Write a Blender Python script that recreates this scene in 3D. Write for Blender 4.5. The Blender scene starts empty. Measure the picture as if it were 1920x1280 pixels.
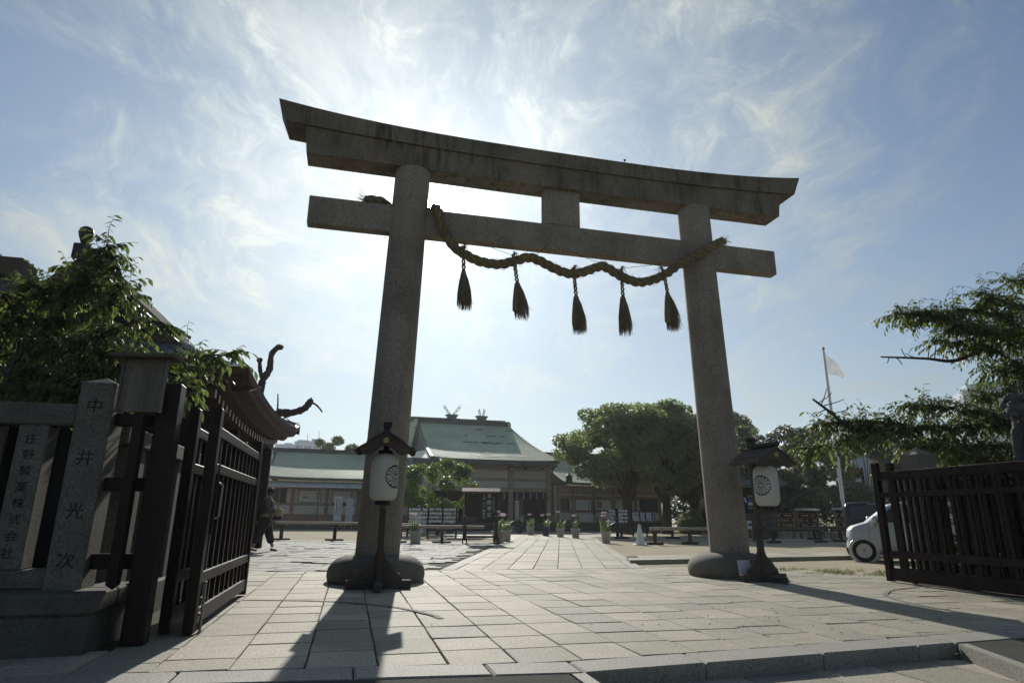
import bpy, bmesh, math, random
import numpy as np
from mathutils import Vector, Matrix, Quaternion
RD = random.Random(11); NR = np.random.default_rng(5)
S = bpy.context.scene; C = S.collection
rad = math.radians
# ---------------------------------------------------------------- camera
PITCH, ROLL = .2717, .0085
cam = bpy.data.objects.new('camera', bpy.data.cameras.new('camera')); C.objects.link(cam)
cam.matrix_world = Matrix.Translation((0, 0, 1)) @ Matrix.Rotation(math.pi/2 + PITCH, 4, 'X') @ Matrix.Rotation(ROLL, 4, 'Z')
cam.data.sensor_width = 36; cam.data.lens = 1176.78/1920*36
cam.data.clip_start = .05; cam.data.clip_end = 6000
S.camera = cam
# ---------------------------------------------------------------- sky and sun (sun stands behind the torii)
SUN_AZ, SUN_EL = rad(-8.0), rad(27.4)          # azimuth from +Y towards +X
SD = Vector((math.sin(SUN_AZ)*math.cos(SUN_EL), math.cos(SUN_AZ)*math.cos(SUN_EL), math.sin(SUN_EL)))
world = bpy.data.worlds.new('World'); S.world = world; world.use_nodes = True
def build_world():
    nt = world.node_tree; N = nt.nodes; N.clear(); L = nt.links.new
    def n(t, **k):
        x = N.new(t)
        for a, b in k.items(): setattr(x, a, b)
        return x
    def val(sock, v):
        if hasattr(v, 'is_output'): L(v, sock)
        else: sock.default_value = v
    def mth(op, a, b=0., c=0.):
        x = n('ShaderNodeMath', operation=op)
        for i, v in enumerate((a, b, c)): val(x.inputs[i], v)
        return x.outputs[0]
    def vm(op, a, b):
        x = n('ShaderNodeVectorMath', operation=op); val(x.inputs[0], a); val(x.inputs[1], b); return x
    out = n('ShaderNodeOutputWorld'); bg = n('ShaderNodeBackground'); bg.inputs[1].default_value = .1
    sky = n('ShaderNodeTexSky', sky_type='NISHITA', sun_disc=False, sun_elevation=SUN_EL, sun_rotation=SUN_AZ)
    sky.air_density = 1.0; sky.dust_density = .12; sky.ozone_density = 1.6; sky.altitude = 20
    tc = n('ShaderNodeTexCoord'); d = tc.outputs['Generated']
    sep = n('ShaderNodeSeparateXYZ'); L(d, sep.inputs[0])
    zz = mth('ADD', mth('MAXIMUM', sep.outputs[2], 0.), .22)
    px = mth('DIVIDE', sep.outputs[0], zz); py = mth('DIVIDE', sep.outputs[1], zz)
    com = n('ShaderNodeCombineXYZ'); L(px, com.inputs[0]); L(py, com.inputs[1])
    def noise(vec, scale, det, rough, dist, off=(0, 0, 0), rot=0, sc=(1, 1, 1)):
        mp = n('ShaderNodeMapping'); L(vec, mp.inputs[0]); mp.inputs['Location'].default_value = off
        mp.inputs['Rotation'].default_value = (0, 0, rot); mp.inputs['Scale'].default_value = sc
        t = n('ShaderNodeTexNoise'); L(mp.outputs[0], t.inputs[0])
        t.inputs['Scale'].default_value = scale; t.inputs['Detail'].default_value = det
        t.inputs['Roughness'].default_value = rough; t.inputs['Distortion'].default_value = dist
        return t.outputs[0]
    def ramp(x, a, b, lo=0., hi=1.):
        m = n('ShaderNodeMapRange', interpolation_type='SMOOTHSTEP'); L(x, m.inputs[0])
        for i, v in enumerate((a, b, lo, hi)): m.inputs[i+1].default_value = v
        return m.outputs[0]
    P = com.outputs[0]
    # thin cirrus: a soft veil, long combed streaks and small curdled puffs, broken up by large clear lanes
    big = ramp(noise(P, .62, 2, .5, .5, (5.3, 2.9, 0)), .30, .56)
    wv = n('ShaderNodeTexNoise'); L(P, wv.inputs[0]); wv.inputs['Scale'].default_value = 1.6; wv.inputs['Detail'].default_value = 3
    wsc = vm('SCALE', wv.outputs['Color'], (0, 0, 0)); wsc.inputs['Scale'].default_value = .55
    W = vm('ADD', P, wsc.outputs[0]).outputs[0]
    wis = ramp(noise(W, 2.6, 10, .66, .25, (0.4, 2.2, 0), .75, (1, .42, 1)), .42, .70)
    fin = ramp(noise(W, 8.5, 9, .70, .5, (1.4, .2, 0), -.5, (1, .55, 1)), .46, .72)
    cur = ramp(noise(W, 19., 6, .68, .3, (7.4, 3.2, 0), .3, (1, .6, 1)), .52, .74)
    cov = mth('ADD', mth('MULTIPLY', wis, .55), mth('ADD', mth('MULTIPLY', mth('MULTIPLY', fin, wis), .45), mth('MULTIPLY', fin, .25)))
    cov = mth('MULTIPLY', mth('ADD', cov, mth('MULTIPLY', mth('MULTIPLY', cur, fin), .25)), mth('ADD', mth('MULTIPLY', big, .85), .25))
    # angle to the sun: thin cirrus and dusty air scatter forward
    dt = vm('DOT_PRODUCT', d, tuple(SD)).outputs['Value']
    dtc = mth('MAXIMUM', dt, 0.)
    fwd = mth('ADD', mth('MULTIPLY', mth('POWER', dtc, 3.), .66), mth('MULTIPLY', mth('POWER', dtc, 12.), .26))
    fwd = mth('ADD', fwd, .17)
    aur = mth('ADD', mth('MULTIPLY', mth('POWER', dtc, 8.), .8), mth('MULTIPLY', mth('POWER', dtc, 40.), 3.4))
    aur = mth('ADD', aur, mth('MULTIPLY', mth('POWER', dtc, 500.), 16.))
    aur = mth('ADD', aur, mth('MULTIPLY', mth('POWER', dtc, 40000.), 2500.))
    cl = n('ShaderNodeMix', data_type='RGBA', blend_type='MIX', clamp_factor=True)
    cov = mth('ADD', cov, mth('ADD', mth('MULTIPLY', mth('POWER', dtc, 9.), .30), .05)); L(cov, cl.inputs[0])
    skm = n('ShaderNodeMix', data_type='RGBA', blend_type='MULTIPLY'); skm.inputs[0].default_value = 1.
    L(sky.outputs[0], skm.inputs[6]); skm.inputs[7].default_value = SKYTINT
    L(skm.outputs[2], cl.inputs[6])
    cc = vm('SCALE', (CLOUD[0], CLOUD[1], CLOUD[2]), (0, 0, 0)); L(fwd, cc.inputs['Scale']); L(cc.outputs[0], cl.inputs[7])
    au = vm('SCALE', (1.0, 1.0, .93), (0, 0, 0)); L(aur, au.inputs['Scale'])
    # pale dusty air low over the city
    hz = n('ShaderNodeMix', data_type='RGBA', clamp_factor=True)
    L(mth('MULTIPLY', mth('POWER', 2.718, mth('MULTIPLY', mth('MAXIMUM', sep.outputs[2], 0.), -4.2)), .86), hz.inputs[0])
    hc = vm('SCALE', (4.9, 5.5, 5.6), (0, 0, 0)); L(mth('ADD', mth('MULTIPLY', mth('POWER', dtc, 3.), .75), .45), hc.inputs['Scale'])
    L(cl.outputs[2], hz.inputs[6]); L(hc.outputs[0], hz.inputs[7])
    ad = vm('ADD', hz.outputs[2], au.outputs[0])
    L(ad.outputs[0], bg.inputs[0]); L(bg.outputs[0], out.inputs[0])
SKYTINT = (.54, .67, .74, 1.); CLOUD = (6.7, 7.4, 7.2)
build_world()
sun = bpy.data.objects.new('sun', bpy.data.lights.new('sun', 'SUN')); C.objects.link(sun)
sun.data.energy = 4.4; sun.data.angle = rad(.53); sun.data.color = (1., .955, .87)
sun.rotation_euler = SD.to_track_quat('Z', 'Y').to_euler(); sun.location = SD*200
vs = S.view_settings; vs.view_transform = 'Standard'; vs.look = 'None'; vs.exposure = 0.2; vs.gamma = 1; vs.use_curve_mapping = False
S.cycles.max_bounces = 6; S.cycles.diffuse_bounces = 3; S.cycles.glossy_bounces = 3; S.cycles.transmission_bounces = 5
S.cycles.use_denoising = True; S.cycles.sample_clamp_indirect = 6; S.cycles.caustics_reflective = False; S.cycles.caustics_refractive = False
# ---------------------------------------------------------------- frames: T runs along the torii beam (u) and away from the viewer (v)
TX, TY, YAW = .9467, 11.3317, .2419
def T(u, v, z=0.):
    c, s = math.cos(YAW), math.sin(YAW)
    return Vector((TX + c*u - s*v, TY + s*u + c*v, z))
# ---------------------------------------------------------------- materials
MATS = {}
def M(name, col, rough=.75, var=.18, scale=6., fine=60., fvar=.1, bump=.25, spec=.35, metal=0., stain=0., staincol=None, streak=0., spots=0., objvar=0., bdist=.01, trans=0., zs=1., col2=None):
    """procedural matter: mottling, fine grain, optional vertical streaks and per-object tone"""
    if name in MATS: return MATS[name]
    m = bpy.data.materials.new(name); m.use_nodes = True; MATS[name] = m
    nt = m.node_tree; N = nt.nodes; L = nt.links.new
    b = N['Principled BSDF']; b.inputs['Roughness'].default_value = rough; b.inputs['Metallic'].default_value = metal
    b.inputs['Specular IOR Level'].default_value = spec
    g = N.new('ShaderNodeNewGeometry')
    mp = N.new('ShaderNodeMapping'); L(g.outputs['Position'], mp.inputs[0]); mp.inputs['Scale'].default_value = (1, 1, zs)
    def noise(s, det=4, rg=.55, sc=None):
        t = N.new('ShaderNodeTexNoise'); t.inputs['Scale'].default_value = s; t.inputs['Detail'].default_value = det; t.inputs['Roughness'].default_value = rg
        if sc:
            q = N.new('ShaderNodeMapping'); L(g.outputs['Position'], q.inputs[0]); q.inputs['Scale'].default_value = sc; L(q.outputs[0], t.inputs[0])
        else: L(mp.outputs[0], t.inputs[0])
        return t.outputs[0]
    def rng(x, a, bb, lo, hi):
        r = N.new('ShaderNodeMapRange'); L(x, r.inputs[0])
        for i, v in enumerate((a, bb, lo, hi)): r.inputs[i+1].default_value = v
        return r.outputs[0]
    def mul(a, c):
        x = N.new('ShaderNodeMath'); x.operation = 'MULTIPLY'; L(a, x.inputs[0])
        if hasattr(c, 'is_output'): L(c, x.inputs[1])
        else: x.inputs[1].default_value = c
        return x.outputs[0]
    nb = noise(scale); nf = noise(fine, 2, .6)
    f = mul(rng(nb, .25, .75, 1-var, 1+var), rng(nf, .3, .7, 1-fvar, 1+fvar))
    if objvar:
        oi = N.new('ShaderNodeObjectInfo'); f = mul(f, rng(oi.outputs['Random'], 0, 1, 1-objvar, 1+objvar))
    base = N.new('ShaderNodeRGB'); base.outputs[0].default_value = (*col, 1); src = base.outputs[0]
    if col2:
        mx = N.new('ShaderNodeMix'); mx.data_type = 'RGBA'; L(rng(noise(scale*.55, 5, .6), .4, .62, 0, 1), mx.inputs[0]); L(src, mx.inputs[6]); mx.inputs[7].default_value = (*col2, 1); src = mx.outputs[2]
    if stain:
        mx = N.new('ShaderNodeMix'); mx.data_type = 'RGBA'; L(rng(noise(scale*.8, 6, .65), .5, .68, 0, stain), mx.inputs[0]); L(src, mx.inputs[6]); mx.inputs[7].default_value = (*(staincol or [c*.4 for c in col]), 1); src = mx.outputs[2]
    if spots:
        for sc_, lo_, hi_, k_ in ((34, .585, .66, spots), (6, .56, .74, spots*.6)):
            mx = N.new('ShaderNodeMix'); mx.data_type = 'RGBA'; L(rng(noise(sc_, 5, .7), lo_, hi_, 0, k_), mx.inputs[0]); L(src, mx.inputs[6]); mx.inputs[7].default_value = (*[c*.3 for c in col], 1); src = mx.outputs[2]
    if streak:
        mx = N.new('ShaderNodeMix'); mx.data_type = 'RGBA'; L(mul(rng(noise(5., 6, .65, (1.7, 1.7, .2)), .48, .64, 0, streak), rng(noise(.9, 3), .38, .6, .15, 1.3)), mx.inputs[0]); L(src, mx.inputs[6]); mx.inputs[7].default_value = (*(staincol or [c*.35 for c in col]), 1); src = mx.outputs[2]
    vmx = N.new('ShaderNodeVectorMath'); vmx.operation = 'SCALE'; L(src, vmx.inputs[0]); L(f, vmx.inputs['Scale'])
    L(vmx.outputs[0], b.inputs['Base Color'])
    if bump:
        bp = N.new('ShaderNodeBump'); bp.inputs['Strength'].default_value = bump; bp.inputs['Distance'].default_value = bdist
        ad = N.new('ShaderNodeMath'); ad.operation = 'ADD'; L(nb, ad.inputs[0]); L(nf, ad.inputs[1]); L(ad.outputs[0], bp.inputs['Height']); L(bp.outputs[0], b.inputs['Normal'])
    if trans:
        tr = N.new('ShaderNodeBsdfTranslucent'); L(vmx.outputs[0], tr.inputs[0]); mxs = N.new('ShaderNodeMixShader'); mxs.inputs[0].default_value = trans
        L(b.outputs[0], mxs.inputs[1]); L(tr.outputs[0], mxs.inputs[2]); L(mxs.outputs[0], N['Material Output'].inputs[0])
    return m
def LEAF(name, col, tcol, trans=.4, rough=.45, var=.35, scale=1.2, spec=.5):
    if name in MATS: return MATS[name]
    m = bpy.data.materials.new(name); m.use_nodes = True; MATS[name] = m
    nt = m.node_tree; N = nt.nodes; L = nt.links.new; b = N['Principled BSDF']
    b.inputs['Roughness'].default_value = rough; b.inputs['Specular IOR Level'].default_value = spec
    g = N.new('ShaderNodeNewGeometry'); t = N.new('ShaderNodeTexNoise'); t.inputs['Scale'].default_value = scale; t.inputs['Detail'].default_value = 3; L(g.outputs['Position'], t.inputs[0])
    ad = N.new('ShaderNodeMath'); ad.operation = 'ADD'; L(t.outputs[0], ad.inputs[0]); L(g.outputs['Random Per Island'], ad.inputs[1])
    r = N.new('ShaderNodeMapRange'); L(ad.outputs[0], r.inputs[0]); r.inputs[1].default_value = .3; r.inputs[2].default_value = 1.3; r.inputs[3].default_value = 1-var; r.inputs[4].default_value = 1+var
    outs = []
    for c in (col, tcol):
        v = N.new('ShaderNodeVectorMath'); v.operation = 'SCALE'; v.inputs[0].default_value = c; L(r.outputs[0], v.inputs['Scale']); outs.append(v.outputs[0])
    L(outs[0], b.inputs['Base Color'])
    tr = N.new('ShaderNodeBsdfTranslucent'); L(outs[1], tr.inputs[0]); mx = N.new('ShaderNodeMixShader'); mx.inputs[0].default_value = trans
    L(b.outputs[0], mx.inputs[1]); L(tr.outputs[0], mx.inputs[2]); L(mx.outputs[0], N['Material Output'].inputs[0])
    return m
# stone
m_torii = M('weathered_granite', (.275, .238, .195), .85, .16, 1.3, 38, .3, .35, .25, streak=.2, stain=.45, staincol=(.115, .1, .08), spots=.35)
m_beam = M('stained_beam_granite', (.225, .185, .145), .88, .3, 1.0, 38, .28, .35, .25, streak=.6, staincol=(.055, .05, .038), stain=.6, spots=.35, col2=(.15, .145, .10))
m_base = M('dark_base_granite', (.16, .145, .115), .85, .22, 2.5, 60, .25, .4, .25, stain=.5, staincol=(.06, .06, .045))
m_slab = M('paving_granite', (.295, .272, .208), .78, .14, 1.3, 46, .30, .35, .3, objvar=.2, stain=.45, staincol=(.19, .178, .13), bdist=.004, spots=.55)
m_sett = M('sett_granite', (.29, .285, .25), .8, .25, 4, 90, .3, .3, .25, bdist=.006)
m_joint = M('joint_earth', (.055, .062, .035), .95, .3, 6, 40, .3, .4, .1)
m_kerb = M('kerb_granite', (.25, .24, .20), .78, .12, 2, 55, .32, .3, .4, stain=.3, staincol=(.17, .16, .13), objvar=.1, spots=.5)
m_fence = M('fence_granite', (.135, .125, .105), .88, .2, 3, 60, .38, .4, .2, stain=.35, staincol=(.075, .075, .06), objvar=.1)
m_plinth = M('plinth_stone', (.10, .095, .08), .9, .25, 3, 70, .3, .5, .2, stain=.5, staincol=(.05, .05, .04))
m_asph = M('asphalt', (.06, .06, .054), .95, .15, 3, 120, .55, .8, .1, bdist=.008)
m_sand = M('sandy_ground', (.36, .31, .22), .95, .14, .8, 60, .2, .5, .1, stain=.35, staincol=(.24, .22, .165), bdist=.02)
# wood / metal / misc
m_gate = M('dark_stained_wood', (.02, .013, .011), .44, .3, 5, 90, .25, .35, .16, objvar=.15, zs=.15)
m_gateold = M('worn_dark_wood', (.024, .015, .014), .6, .35, 6, 100, .3, .4, .15, objvar=.15, zs=.15, stain=.3, staincol=(.05, .038, .034))
m_board = M('silvered_wood', (.17, .145, .125), .85, .3, 9, 120, .25, .4, .2, zs=.12, streak=.8, staincol=(.07, .06, .055))
m_oldwood = M('weathered_brown_wood', (.085, .068, .055), .8, .25, 6, 100, .3, .4, .25, objvar=.15)
m_steel = M('dull_steel', (.3, .29, .27), .45, .1, 10, 80, .1, .1, .5, metal=.8)
m_rope = M('straw_rope', (.21, .165, .10), .9, .25, 8, 120, .3, .6, .15)
m_straw = M('dry_straw', (.24, .195, .12), .9, .3, 12, 90, .3, .3, .15, trans=.18)
m_paper = M('white_lantern_paper', (.74, .73, .67), .8, .04, 3, 60, .03, .1, .2, trans=.35)
m_ink = M('black_ink', (.016, .016, .017), .8, .1, 20, 60, .1, 0, .2)
m_gold = M('gilt_wood', (.42, .28, .1), .5, .1, 9, 60, .1, .1, .5)
m_black = M('black_paint', (.012, .012, .013), .5, .15, 6, 60, .1, .1, .4)
m_copper = M('green_copper_roof', (.50, .575, .40), .62, .2, .35, 22, .16, .35, .35, col2=(.54, .60, .44), stain=.4, staincol=(.36, .42, .30), bdist=.02)
m_copdark = M('dark_copper_trim', (.09, .11, .09), .6, .2, 2, 40, .15, .2, .4)
m_plaster = M('grey_white_plaster', (.62, .60, .54), .9, .06, 1, 40, .05, .1, .2)
m_timber = M('brown_red_timber', (.32, .2, .15), .8, .15, 2, 60, .15, .2, .2, objvar=.06)
m_tan = M('tan_timber', (.40, .31, .22), .8, .15, 2, 60, .15, .2, .2, objvar=.06)
m_rafter = M('white_rafter_end', (.72, .70, .63), .8, .08, 8, 60, .08, .05, .2)
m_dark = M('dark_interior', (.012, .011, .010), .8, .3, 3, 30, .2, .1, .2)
m_glass = M('dark_window_glass', (.03, .035, .038), .15, .1, 2, 20, .05, 0, .5)
m_greyroof = M('grey_sheet_canopy', (.52, .50, .45), .75, .08, 2, 60, .06, .1, .12)
m_white = M('white_board', (.70, .70, .71), .7, .06, 2, 40, .03, .05, .3)
m_print = M('faint_print', (.36, .36, .40), .8, .2, 8, 60, .1, 0, .2)
m_red = M('red_print', (.35, .08, .05), .8, .1, 8, 60, .1, 0, .2)
m_bamboo = M('pale_log_rail', (.36, .31, .23), .7, .2, 4, 60, .15, .2, .3)
m_stand = M('dark_red_stand', (.07, .04, .032), .7, .2, 6, 60, .15, .2, .3)
m_pot = M('white_plastic_pot', (.42, .41, .36), .55, .12, 6, 60, .08, .1, .35)
m_potblue = M('blue_pot', (.03, .045, .1), .4, .15, 6, 60, .1, .1, .45)
m_bark = M('dark_bark', (.055, .046, .036), .95, .3, 6, 40, .35, .8, .1, bdist=.03)
m_barkgrey = M('pruned_bark', (.06, .05, .042), .95, .3, 6, 40, .35, .8, .1, bdist=.03)
m_petal = M('pink_white_petal', (.78, .62, .68), .7, .15, 20, 60, .1, 0, .3, trans=.35)
m_concrete = M('hazed_concrete', (.46, .52, .60), .8, .06, .1, 3, .04, 0, .2)  # blue fade of distance mixed into the wall colour
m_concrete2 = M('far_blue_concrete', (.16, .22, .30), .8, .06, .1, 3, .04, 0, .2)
# ---------------------------------------------------------------- geometry helpers
class MB:
    def __init__(s): s.v, s.f, s.sm, s.mi = [], [], [], []
    def add(s, v, f, smooth=False, mi=0):
        o = len(s.v); s.v += [tuple(x) for x in v]
        for q in f: s.f.append([i+o for i in q]); s.sm.append(smooth); s.mi.append(mi)
        return s
    def box(s, x0, x1, y0, y1, z0, z1, X=None, mi=0):
        v = [Vector((x, y, z)) for z in (z0, z1) for y in (y0, y1) for x in (x0, x1)]
        if X is not None: v = [X @ p for p in v]
        return s.add(v, [(0, 2, 3, 1), (4, 5, 7, 6), (0, 1, 5, 4), (2, 6, 7, 3), (0, 4, 6, 2), (1, 3, 7, 5)], mi=mi)
    def bar(s, a, b, w, h, up=(0, 0, 1), mi=0):
        a, b = Vector(a), Vector(b); d = (b-a); ln = d.length; d.normalize(); up = Vector(up)
        x = d.cross(up)
        if x.length < 1e-4: x = d.cross(Vector((1, 0, 0)))
        x.normalize(); y = x.cross(d)
        v = [p + x*sx*w/2 + y*sy*h/2 for p in (a, b) for sy in (-1, 1) for sx in (-1, 1)]
        return s.add(v, [(0, 2, 3, 1), (4, 5, 7, 6), (0, 1, 5, 4), (2, 6, 7, 3), (0, 4, 6, 2), (1, 3, 7, 5)], mi=mi)
    def tube(s, pts, r, n=8, cap=True, smooth=True, mi=0):
        pts = [Vector(p) for p in pts]; k = len(pts)
        rr = r if hasattr(r, '__len__') else [r]*k
        ref = None; rings = []
        for i, p in enumerate(pts):
            d = (pts[min(i+1, k-1)] - pts[max(i-1, 0)]).normalized()
            if ref is None:
                ref = d.orthogonal().normalized()
            x = (ref - d*ref.dot(d))
            x = x.normalized() if x.length > 1e-5 else d.orthogonal().normalized()
            ref = x; y = d.cross(x)
            rings.append([p + (x*math.cos(2*math.pi*j/n) + y*math.sin(2*math.pi*j/n))*rr[i] for j in range(n)])
        v = [q for R_ in rings for q in R_]
        f = [(i*n+j, i*n+(j+1) % n, (i+1)*n+(j+1) % n, (i+1)*n+j) for i in range(k-1) for j in range(n)]
        s.add(v, f, smooth, mi)
        if cap:
            s.add(rings[0][::-1], [tuple(range(n))], False, mi); s.add(rings[-1], [tuple(range(n))], False, mi)
        return s
    def lathe(s, prof, n=24, c=(0, 0, 0), smooth=True, X=None, mi=0, sx=1., sy=1.):
        v = []
        for r, z in prof:
            for j in range(n):
                a = 2*math.pi*j/n; p = Vector((c[0]+r*math.cos(a)*sx, c[1]+r*math.sin(a)*sy, c[2]+z)); v.append(X @ p if X is not None else p)
        f = [(i*n+j, i*n+(j+1) % n, (i+1)*n+(j+1) % n, (i+1)*n+j) for i in range(len(prof)-1) for j in range(n)]
        o = len(s.v); s.add(v, f, smooth, mi)
        s.f.append([o+j for j in range(n)][::-1]); s.sm.append(False); s.mi.append(mi)
        k = o+(len(prof)-1)*n; s.f.append([k+j for j in range(n)]); s.sm.append(False); s.mi.append(mi)
        return s
    def prism(s, poly, fn, a, b, mi=0):
        """poly of 2-D points swept from a to b; fn(p, q, t) -> xyz"""
        n = len(poly); v = [fn(p, q, a) for p, q in poly] + [fn(p, q, b) for p, q in poly]
        return s.add(v, [tuple(range(n))[::-1], tuple(range(n, 2*n))] + [(i, (i+1) % n, n+(i+1) % n, n+i) for i in range(n)], mi=mi)
    def grid(s, P, smooth=True, mi=0):
        h, w = len(P), len(P[0])
        return s.add([p for r in P for p in r], [(i*w+j, i*w+j+1, (i+1)*w+j+1, (i+1)*w+j) for i in range(h-1) for j in range(w-1)], smooth, mi)
    def mesh(s, name, mats, bev=0., fix=True):
        me = bpy.data.meshes.new(name); me.from_pydata([tuple(p) for p in s.v], [], s.f)
        for m in (mats if isinstance(mats, (list, tuple)) else [mats]): me.materials.append(m)
        me.polygons.foreach_set('use_smooth', s.sm); me.polygons.foreach_set('material_index', s.mi)
        if bev or fix:
            bm = bmesh.new(); bm.from_mesh(me)
            if fix: bmesh.ops.recalc_face_normals(bm, faces=bm.faces[:])
            if bev: bmesh.ops.bevel(bm, geom=bm.edges[:], offset=bev, segments=1, affect='EDGES', clamp_overlap=True)
            bm.to_mesh(me); bm.free()
        return me
    def obj(s, name, mat, parent=None, bev=0., loc=None, rz=0., fix=True, stuff=False):
        return link(name, s.mesh(name, mat, bev, fix), parent, loc, rz, stuff)
def link(name, me, parent=None, loc=None, rz=0., stuff=False):
    o = bpy.data.objects.new(name, me); C.objects.link(o)
    if parent is not None: o.parent = parent
    if loc is not None: o.location = loc
    if rz: o.rotation_euler = (0, 0, rz)
    if stuff: o['kind'] = 'stuff'
    return o
def tag(o, label=None, cat=None, group=None, kind=None):
    if label: o['label'] = label
    if cat: o['category'] = cat
    if group: o['group'] = group
    if kind: o['kind'] = kind
    return o
def thing(name, label, cat, loc=(0, 0, 0), rz=0., group=None):
    return tag(link(name, None, None, loc, rz), label, cat, group)
def kids(o): return [x for x in C.objects if x.parent == o]
def copy_tree(o, label=None, loc=None, rz=None, parent=None):
    c = o.copy(); C.objects.link(c)
    if parent is not None: c.parent = parent
    if label: c['label'] = label
    if loc is not None: c.location = loc
    if rz is not None: c.rotation_euler = (0, 0, rz)
    for ch in kids(o): copy_tree(ch, parent=c)
    return c
def one(name, mb, mat, label, cat, group=None, bev=0., loc=None, rz=0.):
    return tag(mb.obj(name, mat, None, bev, loc, rz), label, cat, group)
def text(name, body, size, mat, parent, X, extrude=.0015, vertical=True, sx=1., gap=1.12):
    cu = bpy.data.curves.new(name, 'FONT'); cu.size = size; cu.extrude = extrude; cu.align_x = 'CENTER'; cu.align_y = 'CENTER'
    cu.body = '\n'.join(body) if vertical else body; cu.space_line = gap; cu.resolution_u = 2
    t = bpy.data.objects.new(name, cu); C.objects.link(t)
    dg = bpy.context.evaluated_depsgraph_get(); me = bpy.data.meshes.new_from_object(t.evaluated_get(dg)); bpy.data.objects.remove(t)
    me.transform(X @ Matrix.Diagonal((sx, 1, 1, 1))); me.materials.clear(); me.materials.append(mat); me.name = name
    return link(name, me, parent)
def column_text(name, body, size, mat, parent, p, step, extrude=.0015):
    """vertical writing, one part per character, centred on p"""
    for i, ch in enumerate(body): text(name, ch, size, mat, parent, facing((p[0], p[1], p[2]+step*((len(body)-1)/2-i))), extrude, False)
def row_text(name, body, size, mat, parent, p, step, extrude=.0015):
    for i, ch in enumerate(body): text(name, ch, size, mat, parent, facing((p[0]+step*(i-(len(body)-1)/2), p[1], p[2])), extrude, False)
def facing(p, yaw=0.):
    """matrix for upright writing at p read from the -Y side of a frame turned by yaw"""
    return Matrix.Translation(p) @ Matrix.Rotation(yaw, 4, 'Z') @ Matrix.Rotation(math.pi/2, 4, 'X')
def fastmesh(name, V, F, mat):
    me = bpy.data.meshes.new(name); k = F.shape[1]
    me.vertices.add(len(V)); me.vertices.foreach_set('co', np.ascontiguousarray(V, dtype=np.float32).ravel())
    me.loops.add(F.size); me.loops.foreach_set('vertex_index', np.ascontiguousarray(F, dtype=np.int32).ravel())
    me.polygons.add(len(F)); me.polygons.foreach_set('loop_start', np.arange(0, F.size, k, dtype=np.int32))
    me.materials.append(mat); me.update(calc_edges=True); me.validate(); return me
# ================================================================ SETTING: ground, paving, path
g = MB()
Z0 = -.03
def TQ(u0, u1, v0, v1, z): return [T(u0, v0, z), T(u1, v0, z), T(u1, v1, z), T(u0, v1, z)]
for q in ((-300, -2.06, -60, -5.8), (1.5, 300, -60, -5.8), (-300, 300, -5.8, 340)):
    g.add(TQ(*q, Z0), [(0, 1, 2, 3)])
g.add(TQ(-2.1, 1.6, -60, -5.7, -.16), [(0, 1, 2, 3)])
tag(g.obj('ground', m_sand, fix=False), kind='structure')
def slab_mesh(corners, z0, z1, b=.005, name='paving_stone', mat=None, tilt=(0, 0)):
    """one stone from four ground corners (counter-clockwise), worn arrises"""
    c = sum(corners, Vector())/4; v = []
    for k, (zz, ins) in enumerate(((z0, 0.), (z1-b, 0.), (z1, b))):
        for p in corners:
            d = (c-p); d.z = 0; d = d.normalized()*ins*1.4
            t = (p.x-c.x)*tilt[0] + (p.y-c.y)*tilt[1]
            v.append((p.x+d.x-c.x, p.y+d.y-c.y, zz + (t if k else 0)))
    f = [(8, 9, 10, 11)]
    for k in (0, 4):
        f += [(k+i, k+(i+1) % 4, k+4+(i+1) % 4, k+4+i) for i in range(4)]
    me = bpy.data.meshes.new(name); me.from_pydata(v, [], f); me.materials.append(mat); return me, c
def joinmeshes(name, lst, mat):
    mb = MB()
    for me, c in lst:
        mb.add([(v.co.x+c.x, v.co.y+c.y, v.co.z) for v in me.vertices], [tuple(p.vertices) for p in me.polygons])
        bpy.data.meshes.remove(me)
    return mb
def lay(parent, name, lst, mat, key, n=300, stuffname=None):
    lst.sort(key=lambda e: key(e[1]))
    for me, c in lst[:n]: link(name, me, parent, (c.x, c.y, 0))
    if lst[n:]: joinmeshes(stuffname or name+'_field', lst[n:], mat).obj(stuffname or name+'_field', mat, parent, fix=False, stuff=True)
def inview(c):
    d = c.y
    if d < .3: return 1e6+abs(d)
    off = abs(c.x)/d
    return c.length + (0 if off < .86 and d > 3.9 else 500)
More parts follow.
